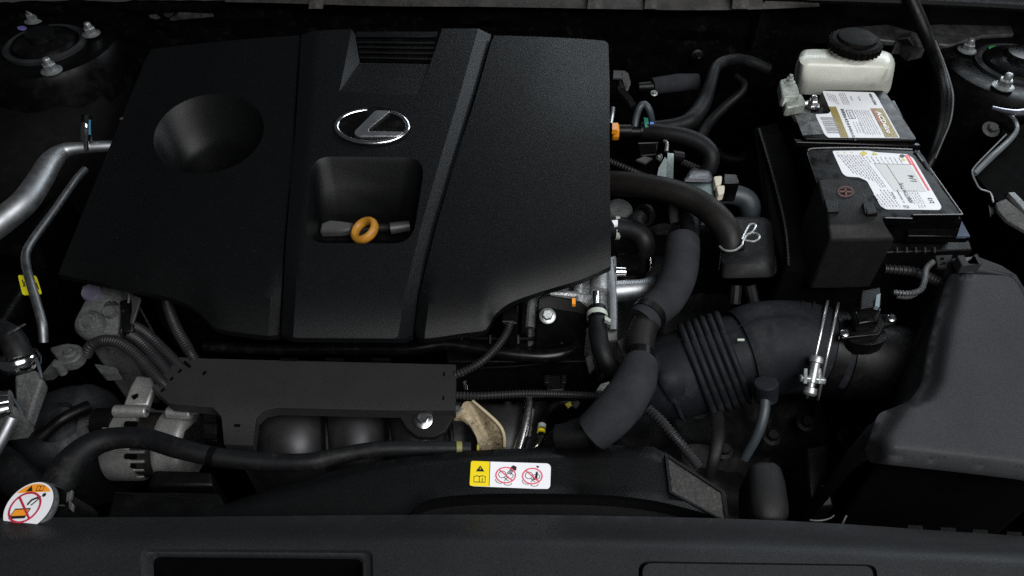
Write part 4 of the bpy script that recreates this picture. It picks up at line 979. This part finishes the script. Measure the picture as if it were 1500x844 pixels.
obj('highlight_lip', tube([(1454, 158, .055, 2.5), (1474, 163, .058, 3.5), (1495, 165, .06, 5), (1530, 158, .06, 6)], 10), mk('lip_metal', (.25, .25, .3), .2, .8), wb)
lt = thing('headlamp_bracket', 'grey metal latch bracket at the right edge above the filter box', 'bracket', P(1485, 315, -.03))
obj('plate', prism([(1459, 297, .02), (1474, 291, .022), (1520, 330, .02), (1520, 348, .01), (1475, 323, .012), (1462, 308, .015)], .006), 'dull_casting', lt, bevel=.001)
obj('rail', prism([(1477, 282, .03), (1486, 281, .03), (1530, 325, .025), (1520, 330, .022)], .008), 'zinc', lt, bevel=.001)
hb = thing('bonnet_cable', 'black cable sheath curving down beside the white reservoir', 'cable', P(1380, 150, -.02))
obj('sheath', tube([(1325, -20, .14, 9), (1345, 25, .10, 10), (1362, 65, .07, 9), (1378, 105, .05, 8), (1385, 140, .04, 8), (1382, 180, .02, 8), (1368, 225, .0, 7), (1350, 262, -.03, 6)], 16), 'black_plastic', hb)
obj('spiral_edge', conduit([(1370, 60, .085, 1.3), (1382, 90, .07, 1.4), (1393, 125, .055, 1.5), (1396, 148, .05, 1.5), (1392, 178, .035, 1.4), (1380, 208, .02, 1.3), (1370, 232, .005, 1.2)], .004, 8, depth=.45), mk('spiral_grey', (.10, .10, .10), .45), hb)

# ------------------------------------------------------------------ left side: refrigerant pipes
ac = thing('refrigerant_pipe', 'thick bent aluminium pipe with a blue banded service valve', 'pipe', P(80, 250, -.1))
obj('tube', tube([(-60, 372, .0, 18), (0, 326, .005, 19), (35, 297, .01, 18), (58, 265, .015, 16.5), (74, 238, .02, 15), (92, 222, .02, 11), (115, 217, .02, 8.5), (165, 214, .015, 8), (230, 212, .0, 8)], 24), 'aluminium', ac, ang=60)
p = P(126.5, 212, .028); VA = (P(126.5, 170, .066)-p).normalized()
vv = obj('service_valve', lathe(p, VA, [(.004, -.008), (.004, .006), (.0085, .007), (.0085, .026), (.007, .028), (.0065, .034), (.0075, .035)], 20), 'polished', ac, ang=35)
obj('valve_cap', lathe(p+VA*.035, VA, [(.0075, 0), (.0075, .012), (.006, .013), (0, .013)], 20), 'black_plastic', vv)
obj('blue_band', tube([(131.5, 197, .049, 1.3), (131.5, 184, .062, 1.3), (131.5, 176, .07, 1.5)], 8), 'blue_cap', vv)
lq = thing('liquid_line', 'thin bent aluminium tube running down in front of the yellow tag', 'pipe', P(60, 400, -.1))
obj('tube', tube([(125, 248, .0, 5.2), (110, 265, .0, 5.2), (80, 308, .0, 5.2), (52, 346, .0, 5.6), (39, 368, .0, 5.8), (38, 388, .0, 6.2), (44, 412, .0, 6.2), (54, 445, -.01, 6.4), (62, 475, -.02, 6.4), (64, 502, -.035, 6)], 16), 'dull_pipe', lq, ang=60)
tg = thing('yellow_tag', 'small bright yellow paper tag hanging behind the thin aluminium tube', 'tag', P(43, 417, -.03))
zg = lambda x, y: -.012
obj('paper', flat(rnd([(26, 403), (53, 404), (61, 430), (33, 432)], 3, 3), -.012, .0015), 'yellow_tag', tg)
bm = B(); stroke([(32, 410), (37, 420)], 1.5, lambda x, y: -.011, bm); stroke([(36, 413), (34, 420)], 1.2, lambda x, y: -.011, bm); stroke([(53, 414), (57, 424)], 1.5, lambda x, y: -.011, bm)
prints(obj('print', bm, 'black_print', tg))
ft = thing('hose_fitting', 'shiny ferrule fitting with blue edge holding a black hose at left', 'fitting', P(35, 545, -.1))
obj('ferrule', lathe(P(30, 532, -.02), Vector((-.1, .5, 1)), [(.022, -.006), (.024, .0), (.024, .008), (.021, .012), (.018, .012)], 30), 'polished', ft, ang=40)
obj('hose', tube([(30, 524, .0, 17), (22, 505, .01, 18), (5, 488, .015, 18), (-60, 470, .015, 18)], 20), 'rubber', ft)
obj('arm', prism([(20, 548, -.02), (52, 540, -.02), (62, 556, -.025), (40, 618, -.05), (22, 610, -.05)], .02), 'dull_casting', ft, bevel=.004)
obj('blue_edge', tube([(50, 520, -.012, 2.4), (56, 534, -.014, 2.6), (61, 554, -.022, 2)], 8), 'blue_rubber', ft)
f2 = thing('hose_fitting', 'silver ferrule and pipe entering at the left edge near cap', 'fitting', P(10, 600, -.1))
for k, (r, dy) in enumerate(((15, 0), (15.5, 8), (14, 17))):
    obj('ferrule_ring', tube([(-14, 588+dy, -.02, r), (16, 580+dy, -.02, r*.6)], 18), 'polished' if k < 2 else 'steel', f2)
obj('block', prism([(-30, 606, -.02), (20, 592, -.02), (36, 610, -.03), (26, 624, -.04), (-30, 632, -.04)], .03), 'dull_casting', f2, bevel=.003)
obj('pipe', tube([(18, 612, -.02, 9), (4, 640, -.03, 9), (-25, 690, -.05, 9)], 14), 'aluminium', f2)
obj('blue_edge', tube([(18, 582, -.012, 1.8), (26, 594, -.016, 2.2), (33, 608, -.022, 1.8)], 8), 'blue_rubber', f2)
tag(obj('shaft_glint', tube([(11, 489, .03, 2), (24, 482, .032, 2.4), (37, 475, .03, 1.6)], 8), 'steel'), 'slim bright metal rod on the black hose at left', 'rod')
bk = thing('mount_bracket', 'dirty pitted cast bracket with an oval pad left of the wiring', 'bracket', P(95, 520, -.15))
obj('pad', flat(rnd([(70, 509), (98, 502), (119, 505), (120, 520), (106, 531), (88, 533), (80, 520)], 6, 3), -.07, .018), 'dull_casting', bk, bevel=.004)
obj('leg', prism([(80, 524, -.075), (92, 532, -.08), (72, 548, -.09), (58, 550, -.09)], .015), 'dull_casting', bk, bevel=.002)
obj('stud', lathe(P(93, 546, -.09), (0, 0, 1), [(.006, 0), (.006, .02)], 12), 'zinc', bk)
obj('bolt', nut(P(102, 517, -.07), (0, 0, 1), .006, False), 'dull_casting', bk)
em = thing('engine_mount', 'dark lumpy rubber engine mount left of the alternator', 'engine mount', P(90, 620, -.35))
bm = lathe(P(92, 622, -.16), (.1, -.2, 1), [(.075, -.14), (.075, -.05), (.068, -.01), (.05, .012), (.03, .016), (.026, .004), (.0, .004)], 40)
for v in bm.verts: v.co += Vector((0, 0, 1))*.008*noise.noise(v.co*40)+Vector((noise.noise(v.co*30), noise.noise(v.co*30+Vector((5, 0, 0))), 0))*.006
obj('rubber_body', bm, mk('mount_rubber', (.006, .0066, .008), .6, var=.6, vs=45, bump=.8, bs=120), em, ang=60)
obj('arm', tube([(60, 640, -.13, 10), (95, 612, -.12, 9), (130, 596, -.13, 9)], 12, wob=.2), 'black_plastic', em)

# ------------------------------------------------------------------ alternator
al = thing('alternator', 'bright cast metal alternator with slotted fins and two clamping lugs', 'alternator', P(220, 620, -.28))
zA = -.12
obj('stator', tube([(180, 650, zA-.045, 47), (280, 652, zA-.045, 47)], 32), mk('stator', (.02, .018, .0165), .5, .5, var=.3, vs=60), al)
obj('bracket_arm', prism([(200, 549, zA+.02), (222, 552, zA+.02), (226, 566, zA+.018), (216, 594, zA+.012), (180, 594, zA+.012), (190, 566, zA+.018)], .012), 'alternator_metal', al, bevel=.003)
obj('arm_slot', flat(rnd([(192, 580), (202, 576), (202, 580), (195, 585)], 1.5, 2), zA+.0185, .002), 'bay_dark', al)
obj('lug', tube([(167, 602, zA+.01, 9), (216, 603, zA+.01, 9)], 18), 'alternator_metal', al, bevel=.002)
obj('lug', tube([(245, 604, zA+.01, 9), (281, 606, zA+.01, 9)], 18), 'alternator_metal', al, bevel=.002)
obj('pivot_bolt', tube([(214, 602, zA+.014, 1.8), (248, 603, zA+.014, 1.8)], 10), 'polished', al)
obj('bolt_tip', tube([(282, 604, zA+.012, 3.4), (290, 604, zA+.012, 3.4)], 12), 'bracket_green', al)
zS = zA-.045
obj('end_shell', tube([(171, 650, zS, 50), (174, 650, zS, 53), (212, 650, zS, 53), (216, 650, zS, 51)], 36, .004), 'alternator_metal', al, ang=40)
obj('end_shell', tube([(245, 652, zS, 51), (248, 652, zS, 53), (278, 652, zS, 52), (286, 652, zS, 44)], 36, .004), 'alternator_metal', al, ang=40)
def on_shell(px, py, r=53, c=(194, 650)):                     # height of the shell's skin at a photo position
    pc = P(c[0], c[1], zS); s_ = mpp(pc); h = (py-c[1])/r; d = (pc-CAM).dot(FWD)-r*s_*math.sqrt(max(0, 1-h*h))
    return (CAM+ray(px, py)*d).z
for y, r in ((622, 5), (668, 5), (681, 5), (692, 4)):
    obj('shell_slot', tube([(184, y, on_shell(184, y), r), (199, y, on_shell(199, y), r)], 10), 'bay_dark', al)
for y in (661, 675, 687, 697):
    obj('fin', tube([(172, y, on_shell(172, y), 2.6), (190, y+1, on_shell(190, y+1), 2.8), (213, y+1, on_shell(213, y+1), 2.4)], 10), 'alternator_metal', al)
obj('stud', tube([(130, 622, zA, 7), (142, 621, zA, 7)], 14), 'polished', al)
obj('collar', tube([(142, 620, zA-.01, 22), (172, 620, zA-.01, 24)], 24), 'black_plastic', al)
obj('lower_plate', prism([(221, 635, zA-.01), (243, 637, zA-.01), (246, 646, zA-.015), (240, 646, zA-.015)], .01), 'clamp_white', al, bevel=.001)
hcon = thing('harness_connector', 'black plug clipped in below the left end of wiring cover', 'connector', P(310, 620, -.18))
obj('body', rows_solid([[(296, 603, -.1), (318, 602, -.1)], [(298, 646, -.11), (318, 646, -.11)]], -.17), 'black_plastic', hcon, bevel=.002)
obj('latch', prism([(297, 612, -.096), (317, 612, -.096), (317, 618, -.096), (297, 618, -.096)], .004), 'trim_plastic', hcon)
obj('latch', prism([(297, 636, -.1), (317, 636, -.1), (317, 642, -.1), (297, 642, -.1)], .004), 'trim_plastic', hcon)
obj('belt_guard', prism([(282, 622, -.12), (297, 608, -.11), (300, 650, -.12), (250, 650, -.13)], .02), 'black_plastic', hcon)

# ------------------------------------------------------------------ wiring cover in front of the engine
ZW = -.075
wcv = thing('wiring_cover', 'flat dark grey plastic wiring cover with slotted left end and bolted tab', 'cover', P(460, 570, -.15))
wo = [(262, 523), (300, 525), (480, 529.5), (668, 534), (667, 601), (575, 601), (405, 597), (386, 601), (375, 612), (370, 652), (328, 651), (324, 610), (312, 597), (248, 591), (222, 568)]
def z_w(x, y): return ZW-.012*sm((y-590)/50)
obj('plate', sheet(wo, z_w, 10, skirt=.018), 'bracket_plastic', wcv, bevel=.0012, ang=40, bang=60)
zsl = lambda x, y: z_w(x, y)+.0006
for a, b, w in (((269, 530), (279, 538), 5), ((241, 569), (236, 574), 3.5), ((254, 553), (249, 557), 3.5), ((266, 541), (261, 546), 3.5), ((302, 544), (297, 549), 4), ((343, 623.5), (352, 623.5), 4.5), ((651, 545), (650, 551), 2.5), ((650, 580), (649, 586), 2.5)):
    bm = B(); stroke([a, b], w, zsl, bm); obj('slot', bm, 'bay_dark', wcv)
for x in (410, 477, 545): obj('edge_clip', flat([(x, 524.5), (x+26, 525), (x+26, 528), (x, 527.5)], ZW+.002, .01), 'trim_plastic', wcv)
for x in (412, 478, 545): obj('edge_clip', flat([(x, 596.5), (x+22, 597.5), (x+22, 600.5), (x, 599.5)], ZW-.01, .006), 'trim_plastic', wcv)
obj('bolt_tab', prism([(577, 597, ZW-.014), (668, 600, ZW-.014), (664, 612, ZW-.016), (652, 632, ZW-.018), (636, 640, ZW-.02), (612, 640, ZW-.02), (596, 628, ZW-.018)], .008), 'terminal_plastic', wcv, bevel=.0015)
p = P(620, 615, ZW-.014)
obj('bolt', nut(p, (0, -.25, 1), .0078, False, washer=1.6), 'steel', wcv)

def cond(label, pts, pitch=.0046, mat='conduit'): return tag(obj('ribbed_conduit', conduit(pts, pitch), mat), label, 'conduit', None)
cond('ribbed conduit arching over the left end into slotted wiring cover', [(126, 520, -.09, 8.5), (134, 506, -.075, 8.5), (152, 499, -.07, 8.5), (176, 503, -.065, 8.5), (200, 520, -.065, 8.5), (228, 550, -.07, 8), (244, 566, -.08, 8)])
cond('middle one of three ribbed conduits entering the slotted cover end', [(184, 486, -.08, 8.5), (205, 500, -.07, 8), (225, 520, -.07, 8), (248, 548, -.08, 8)])
cond('uppermost of the three ribbed conduits entering the slotted cover end', [(190, 474, -.075, 7.5), (212, 487, -.068, 7.5), (238, 510, -.068, 7.5), (266, 538, -.08, 7.5)])
cond('ribbed conduit dropping from under the cover onto the wiring cover', [(243, 428, -.08, 8), (247, 450, -.075, 8), (258, 480, -.07, 8), (276, 512, -.07, 8), (288, 532, -.085, 8)])
cond('curved ribbed conduit rising from the wiring cover to the coil plug', [(655, 553, -.085, 6.5), (676, 546, -.075, 6.5), (705, 530, -.065, 6.5), (728, 508, -.06, 6.5), (742, 488, -.055, 6), (747, 474, -.055, 6)])
cond('straight ribbed conduit running right from the wiring cover end', [(655, 579, -.085, 6.2), (700, 580, -.08, 6.2), (760, 577, -.08, 6.2), (800, 577, -.08, 6), (850, 579, -.085, 6), (895, 581, -.09, 6)])
cond('ribbed conduit slanting down between intake duct and foam-faced frame', [(950, 600, -.04, 8), (968, 616, -.04, 8), (990, 642, -.045, 8), (1012, 668, -.06, 8), (1022, 682, -.07, 7.5)])
hc = thing('harness_clip', 'square black harness clip on the straight conduit', 'clip', P(812, 560, -.12))
obj('body', flat([(799, 549), (829, 549), (827, 572), (800, 572)], -.078, .02), 'black_plastic', hc, bevel=.002)
for x in (797, 822): obj('ear', flat([(x, 549), (x+8, 549), (x+7, 561), (x, 561)], -.074, .008), 'trim_plastic', hc, bevel=.001)
obj('rib', tube([(808, 566, -.075, 2), (818, 566, -.075, 2)], 6), 'trim_plastic', hc)
cplug = thing('sensor_plug', 'black plug at the left timing casting feeding the ribbed conduits', 'connector', P(185, 465, -.12))
obj('body', rows_solid([[(174, 440, -.055), (196, 436, -.055)], [(176, 462, -.055), (194, 462, -.055)], [(178, 488, -.065), (196, 486, -.065)]], -.12), 'black_plastic', cplug, bevel=.003)
obj('lever', prism([(190, 430, -.03), (206, 436, -.03), (200, 455, -.035), (194, 474, -.045), (190, 472, -.045), (194, 450, -.04)], .005), 'dark_clip', cplug, bevel=.001)
obj('latch', tube([(185, 425, -.03, 1.6), (189, 432, -.03, 1.6), (188, 445, -.035, 1.6)], 6), 'dull_casting', cplug)

# ------------------------------------------------------------------ inlet rail, coil and small parts along the engine front
rail = thing('fuel_rail', 'long glossy black pipe running between engine cover and wiring cover', 'pipe', P(650, 510, -.12))
obj('tube', tube([(300, 508, -.1, 8), (400, 512, -.1, 8), (520, 511, -.095, 9), (600, 511, -.09, 10), (650, 504, -.085, 10), (690, 509, -.085, 9), (740, 518, -.085, 10), (800, 522, -.085, 11), (836, 514, -.085, 9), (846, 500, -.09, 8)], 16), 'gloss_black', rail, ang=60)
obj('sleeve', tube([(505, 511, -.094, 10.5), (525, 511, -.094, 10.5)], 16), 'gloss_black', rail)
obj('side_rail', tube([(665, 494, -.095, 3), (740, 497, -.095, 3), (830, 494, -.095, 3), (846, 494, -.095, 3)], 8), 'gloss_black', rail)
for x in (676, 718, 759, 823, 845): obj('peg', tube([(x, 492, -.088, 1.6), (x, 503, -.088, 1.6)], 6), 'dark_clip', rail)
coil = thing('ignition_coil', 'black coil pack with a zinc bolt and orange dot below the cover', 'ignition coil', P(805, 450, -.12))
zi = -.025
obj('body', rows_solid([[(788, 434, zi), (800, 430, zi), (850, 440, zi), (862, 450, zi)], [(786, 454, zi-.01), (800, 450, zi-.008), (848, 458, zi-.01), (862, 464, zi-.01)], [(784, 486, zi-.04), (800, 486, zi-.04), (846, 488, zi-.04), (862, 488, zi-.04)]], -.14), 'black_plastic', coil, bevel=.003)
obj('orange_dot', prism([(838, 437, zi+.004), (843, 437, zi+.004), (843, 446, zi+.001), (838, 445, zi+.001)], .005), 'orange_print', coil)
obj('bolt', nut(P(802, 463, zi-.004), (0, -.5, 1), .0075, False, washer=1.5), 'zinc', coil)
obj('side_wall', tube([(780, 432, zi-.01, 7), (776, 480, zi-.03, 7)], 10), 'dull_casting', coil)
obj('plug', rows_solid([[(735, 448, -.05), (760, 446, -.05)], [(736, 474, -.052), (758, 474, -.052)]], -.1), 'black_plastic', coil, bevel=.002)
obj('plug_edge', tube([(736, 471, -.050, 1), (753, 471, -.050, 1)], 6), 'dark_clip', coil)
inl = thing('inlet_housing', 'glossy black ribbed inlet housing beneath the coil pack', 'housing', P(780, 540, -.25))
obj('body', rows_solid([[(650, 490, -.115), (760, 488, -.115), (880, 480, -.115)], [(655, 530, -.115), (760, 530, -.112), (870, 530, -.115)], [(660, 566, -.17), (760, 566, -.165), (880, 566, -.17)]], -.3), 'black_plastic', inl, bevel=.006)
obj('edge_rib', tube([(670, 540, -.1, 1.2), (760, 536, -.098, 1.2), (840, 524, -.098, 1.2), (848, 505, -.098, 1.2)], 6), 'trim_plastic', inl)
obj('glint_post', tube([(680, 560, -.088, 3.5), (683, 572, -.09, 3.5)], 10), 'polished', inl)
fb = thing('flange_bracket', 'small pale metal flange between the short hose and foam sleeve', 'bracket', P(905, 520, -.14))
obj('plate', prism([(905, 500, -.045), (918, 492, -.045), (916, 505, -.05), (918, 525, -.06), (912, 520, -.06)], .004), 'dull_casting', fb)
obj('block', rows_solid([[(884, 480, -.04), (905, 478, -.04)], [(886, 500, -.05), (906, 500, -.05)]], -.14), 'dark_clip', fb, bevel=.002)
obj('foot', prism([(858, 524, -.06), (866, 520, -.06), (871, 538, -.07), (863, 545, -.07)], .006), 'dull_casting', fb)
obj('foot', prism([(880, 562, -.08), (910, 552, -.08), (900, 572, -.09), (872, 572, -.09)], .01), 'cast_aluminium', fb, bevel=.002)

# ------------------------------------------------------------------ exhaust shield, bracket
ex = thing('heat_shield', 'satin dark metal exhaust heat shield with rounded lobes below wiring cover', 'heat shield', P(560, 640, -.3))
def z_ex(x, y):
    h = 0
    for c, r in ((425, 52), (520, 46), (610, 44), (745, 60)): h = max(h, math.sqrt(max(0, 1-((x-c)/r)**2)))
    return -.17+.05*h-.02*((y-620)/40)**2*.5
obj('shield', sheet([(360, 592), (800, 588), (800, 668), (360, 690)], z_ex, 7, skirt=.08), 'heat_metal', ex, ang=60)
for xs in (473, 566, 656): obj('seam', tube([(xs, 598, -.135, 4), (xs+4, 630, -.138, 4), (xs+6, 668, -.15, 4)], 8), 'black_plastic', ex)
obj('post', tube([(776, 585, -.105, 9), (770, 620, -.11, 9), (758, 665, -.12, 9)], 16), 'steel', ex)
obj('post', tube([(781, 600, -.1, 3), (776, 640, -.11, 3)], 10), 'steel', ex)
rb = thing('stay_bracket', 'cream coloured pressed bracket speckled with brown rust', 'bracket', P(705, 630, -.16))
ro = [(680, 588), (693, 588), (712, 605), (730, 622), (738, 636), (739, 656), (702, 660), (698, 640), (688, 622), (677, 613), (662, 613), (672, 604)]
obj('plate', sheet(rnd(ro, 4, 3), lambda x, y: -.085-.0006*(y-590)+.006*math.exp(-((x-lerp(690, 722, (y-590)/65))/9)**2)*-1, 5, skirt=.006), 'rusty_cream', rb, ang=60)
obj('rolled_edge', tube([(692, 587, -.083, 2), (712, 604, -.09, 2.4), (730, 621, -.1, 2.6), (738, 636, -.108, 2.6), (739, 656, -.12, 2.4)], 10), mk('cream_edge', (.38, .32, .2), .5, .2), rb)
obj('end_bolt', nut(P(669, 600, -.088), (0, -.3, 1), .004, False), 'dark_clip', rb)
sp_ = thing('sensor_lead', 'dark lead with white and yellow bands beside the heat shield', 'cable', P(795, 630, -.2))
obj('lead', tube([(783, 662, -.11, 5), (792, 645, -.1, 5.5), (794, 625, -.1, 5.5), (800, 605, -.105, 6), (820, 590, -.11, 6), (845, 590, -.11, 5)], 14), 'black_plastic', sp_)
obj('white_band', tube([(793.5, 627, -.097, 6), (794, 622, -.097, 6)], 14), 'clamp_white', sp_)
obj('yellow_band', tube([(792.5, 634, -.097, 6), (793.2, 630, -.097, 6)], 14), 'yellow_print', sp_)
obj('brass_elbow', tube([(794, 640, -.095, 4), (788, 652, -.095, 4), (776, 660, -.1, 3.5)], 12), mk('brass_dark', (.35, .33, .25), .2, 1), sp_)
obj('yellow_tape', flat([(828, 592), (835, 588), (838, 593), (832, 597)], -.09, .003), mk('dull_yellow', (.3, .27, .03), .5), sp_)
obj('clip', flat([(838, 594), (846, 587), (850, 590), (844, 598)], -.092, .003), 'dark_clip', sp_)
hose('black coolant branch hose beneath the grey foam sleeve', [(880, 628, -.06, 20), (850, 632, -.065, 20), (825, 640, -.07, 18), (808, 655, -.08, 16)], 'rubber', 'branch_hose')
tag(obj('oil_pan_strap', tube([(1050, 600, -.1, 10), (1052, 640, -.1, 10), (1046, 672, -.11, 9), (1040, 700, -.13, 8)], 12, flat=.4), 'rubber'), 'dim flat black strap hanging under the bellows', 'strap')

# ------------------------------------------------------------------ radiator hose, cap
rh = thing('radiator_hose', 'long thick black radiator hose crossing behind the fan shroud', 'hose', P(250, 680, -.1))
obj('tube', tube([(62, 760, -.05, 24), (84, 712, -.05, 24), (105, 678, -.05, 23), (135, 652, -.05, 19), (170, 642, -.05, 16), (215, 643, -.05, 15), (262, 657, -.05, 15), (320, 670, -.055, 14), (390, 677, -.06, 14), (450, 677, -.06, 13), (510, 665, -.06, 12), (560, 658, -.06, 11.5), (640, 657, -.065, 11), (690, 658, -.07, 10)], 22), 'rubber', rh, ang=60)
obj('grip_band', tube([(308, 668, -.0545, 15), (318, 670, -.0545, 15)], 18), 'black_plastic', rh)
obj('yellow_mark', tube([(668, 657, -.066, 10.6), (676, 657, -.067, 10.5)], 14), mk('olive_mark', (.16, .15, .04), .6), rh)
obj('yellow_mark', tube([(699, 657, -.062, 6), (702, 657, -.062, 6)], 14), 'dull_yellow' if 'dull_yellow' in MAT else 'yellow_print', rh)
hose('dim black hose entering low at the left edge behind the cap', [(-40, 655, -.1, 26), (0, 680, -.1, 26), (40, 715, -.1, 24), (60, 740, -.1, 22)], 'rubber', 'lower_hose')
capt = thing('radiator_filler', 'round radiator cap with a white and orange warning sticker', 'radiator cap', P(42, 745, -.04))
pc = P(42, 742, .0); axc = Vector((-.12, -.12, 1)).normalized(); sc_ = mpp(pc)
obj('cap_body', lathe(pc-axc*.012, axc, [(38*sc_, .004), (39.5*sc_, .006), (39.5*sc_, .009), (38*sc_, .011), (0, .011)], 48), 'dull_casting', capt, ang=40)
obj('neck', lathe(pc-axc*.05, axc, [(.03, -.03), (.03, .03)], 32), 'black_plastic', capt)
uc = (Vector((1, 0, 0))-axc*axc.x).normalized(); wc_ = axc.cross(uc)
def cpt(x, y, h): return pc+uc*(x*sc_)+wc_*(y*sc_)+axc*h      # sticker coordinates in px, y away from the viewer
def cink(poly, h, bm): bm.faces.new([bm.verts.new(cpt(x, y, h)) for x, y in poly])
def cstroke(pts, w, h, bm, closed=False):
    n = len(pts); L = []; Q = []
    for i in range(n):
        a = Vector(pts[(i-1) % n] if closed or i else pts[0]); b = Vector(pts[(i+1) % n] if closed or i < n-1 else pts[-1])
        d = (b-a).normalized(); q = Vector((-d.y, d.x))*w/2; p = Vector(pts[i])
        L.append(bm.verts.new(cpt(*(p+q), h))); Q.append(bm.verts.new(cpt(*(p-q), h)))
    for i in range(n if closed else n-1): bm.faces.new((L[i], L[(i+1) % n], Q[(i+1) % n], Q[i]))
bm = B(); cink(ell(0, 0, 36.5, 36.5, 48), .0004, bm); stk = obj('sticker', bm, 'sticker_white', capt)
bm = B(); cink(ell(0, 0, 34, 34, 24, 0, 38, 142), .0008, bm); obj('orange_field', bm, 'orange_print', stk)
bm = B(); cink([(-13, 22.5), (-2, 22.5), (-7, 31.5)], .0012, bm); cstroke([(3, 23), (14, 23), (14, 30.5), (8.5, 29.5), (3, 30.5)], 1.2, .0012, bm, True); cstroke([(8.5, 29.5), (8.5, 23)], 1, .0012, bm)
cstroke([(-2, 2), (2, 9), (9, 12), (15, 13)], 3.2, .0012, bm); cstroke([(4, 1), (9, 6), (13, 11)], 2, .0012, bm); cink(ell(19, 16, 3, 3, 12), .0012, bm)
cink([(-24, -18), (2, -18), (6, -3), (-19, -3)], .0010, bm)
obj('pictogram', bm, 'black_print', stk)
bm = B(); cink([(-21, -14), (2, -14), (4, -5), (-18, -5)], .0013, bm); obj('pictogram', bm, 'orange_print', stk)
bm = B(); cstroke(ell(-4, -2, 23, 22, 40), 3, .0016, bm, True); cstroke([(-19, 14), (10, -19)], 3, .0016, bm); obj('pictogram', bm, mk('crimson_print', (.42, .02, .05), .4), stk)
hk = thing('hose_clamp', 'dull metal spring hose clamp right of the radiator cap', 'clamp', P(95, 722, -.05))
obj('band', tube([(72, 712, -.028, 5), (84, 720, -.02, 6), (94, 730, -.02, 5.5), (100, 742, -.025, 5)], 10, flat=.5), 'dull_casting', hk)
obj('ear', prism([(97, 722, -.01), (106, 717, -.008), (103, 730, -.012), (96, 736, -.015)], .006), 'dull_casting', hk, bevel=.001)
obj('ear', prism([(100, 732, -.014), (107, 738, -.014), (105, 748, -.018), (100, 744, -.018)], .006), 'dull_casting', hk, bevel=.001)
obj('edge', tube([(78, 748, -.008, 1), (84, 740, -.008, 1), (95, 741, -.01, 1)], 6), 'dark_clip', hk)
sup = thing('radiator_support', 'black ribbed plastic radiator upper support behind front panel', 'support', P(250, 720, -.2))
obj('ledge', rows_solid([[(165, 720, -.06), (320, 722, -.06)], [(160, 745, -.05), (330, 742, -.05)], [(150, 775, -.04), (330, 775, -.04)]], -.2), 'black_plastic', sup, bevel=.003)
obj('block', rows_solid([[(225, 688, -.1), (310, 690, -.1)], [(215, 712, -.1), (312, 712, -.1)]], -.2), 'black_plastic', sup, bevel=.004)
obj('rib', tube([(168, 722, -.058, 1.5), (230, 726, -.058, 1.5), (300, 732, -.056, 1.5)], 6), 'trim_plastic', sup)
# stray bits low in the gaps
tag(obj('loose_wire', tube([(1232, 772, -.02, 1.4), (1236, 763, -.012, 1.5), (1240, 755, -.008, 1.3)], 8), 'dull_casting'), 'tiny pale wire end sticking up behind the front panel', 'wire')
tag(obj('loose_wire', tube([(1186, 762, -.03, 1.2), (1200, 763, -.028, 1.4), (1215, 760, -.028, 1.2), (1222, 755, -.028, 1)], 8), 'dark_clip'), 'dim wire lying behind the front panel right of the rubber block', 'wire')
lb = thing('lower_bracket', 'barely lit black bracket deep in the gap left of the filter box', 'bracket', P(1200, 700, -.3))
obj('plate', rows_solid([[(1180, 655, -.14), (1215, 650, -.14)], [(1184, 700, -.14), (1212, 700, -.14)], [(1190, 745, -.16), (1222, 742, -.16)]], -.3), 'trim_plastic', lb, bevel=.003)
obj('edge', tube([(1204, 712, -.12, 1.2), (1210, 714, -.12, 1.2), (1215, 730, -.125, 1.2)], 6), 'dark_clip', lb)
# dim castings low in the bay, under the hoses and the duct
gb = thing('gearbox', 'barely lit dark gearbox casting deep below the hoses and intake duct', 'gearbox', P(1050, 500, -.45))
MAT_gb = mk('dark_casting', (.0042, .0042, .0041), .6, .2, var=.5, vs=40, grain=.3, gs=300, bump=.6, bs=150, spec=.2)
bm = B(); nx_, ny_ = 46, 46; gr = []
for j in range(ny_+1):
    row = []
    for i in range(nx_+1):
        x, y = lerp(.10, .60, i/nx_), lerp(-.26, .42, j/ny_)
        z = -.27-.25*(((x-.33)/.30)**2)*.25+.035*noise.noise(Vector((x*9, y*9, 1)))+.012*noise.noise(Vector((x*35, y*35, 3)))
        z += .018*max(0, math.cos(y*60))**6+.012*max(0, math.cos(x*75))**8
        row.append(bm.verts.new((x, y, z)))
    gr.append(row)
for j in range(ny_):
    for i in range(nx_): bm.faces.new((gr[j][i], gr[j][i+1], gr[j+1][i+1], gr[j+1][i]))
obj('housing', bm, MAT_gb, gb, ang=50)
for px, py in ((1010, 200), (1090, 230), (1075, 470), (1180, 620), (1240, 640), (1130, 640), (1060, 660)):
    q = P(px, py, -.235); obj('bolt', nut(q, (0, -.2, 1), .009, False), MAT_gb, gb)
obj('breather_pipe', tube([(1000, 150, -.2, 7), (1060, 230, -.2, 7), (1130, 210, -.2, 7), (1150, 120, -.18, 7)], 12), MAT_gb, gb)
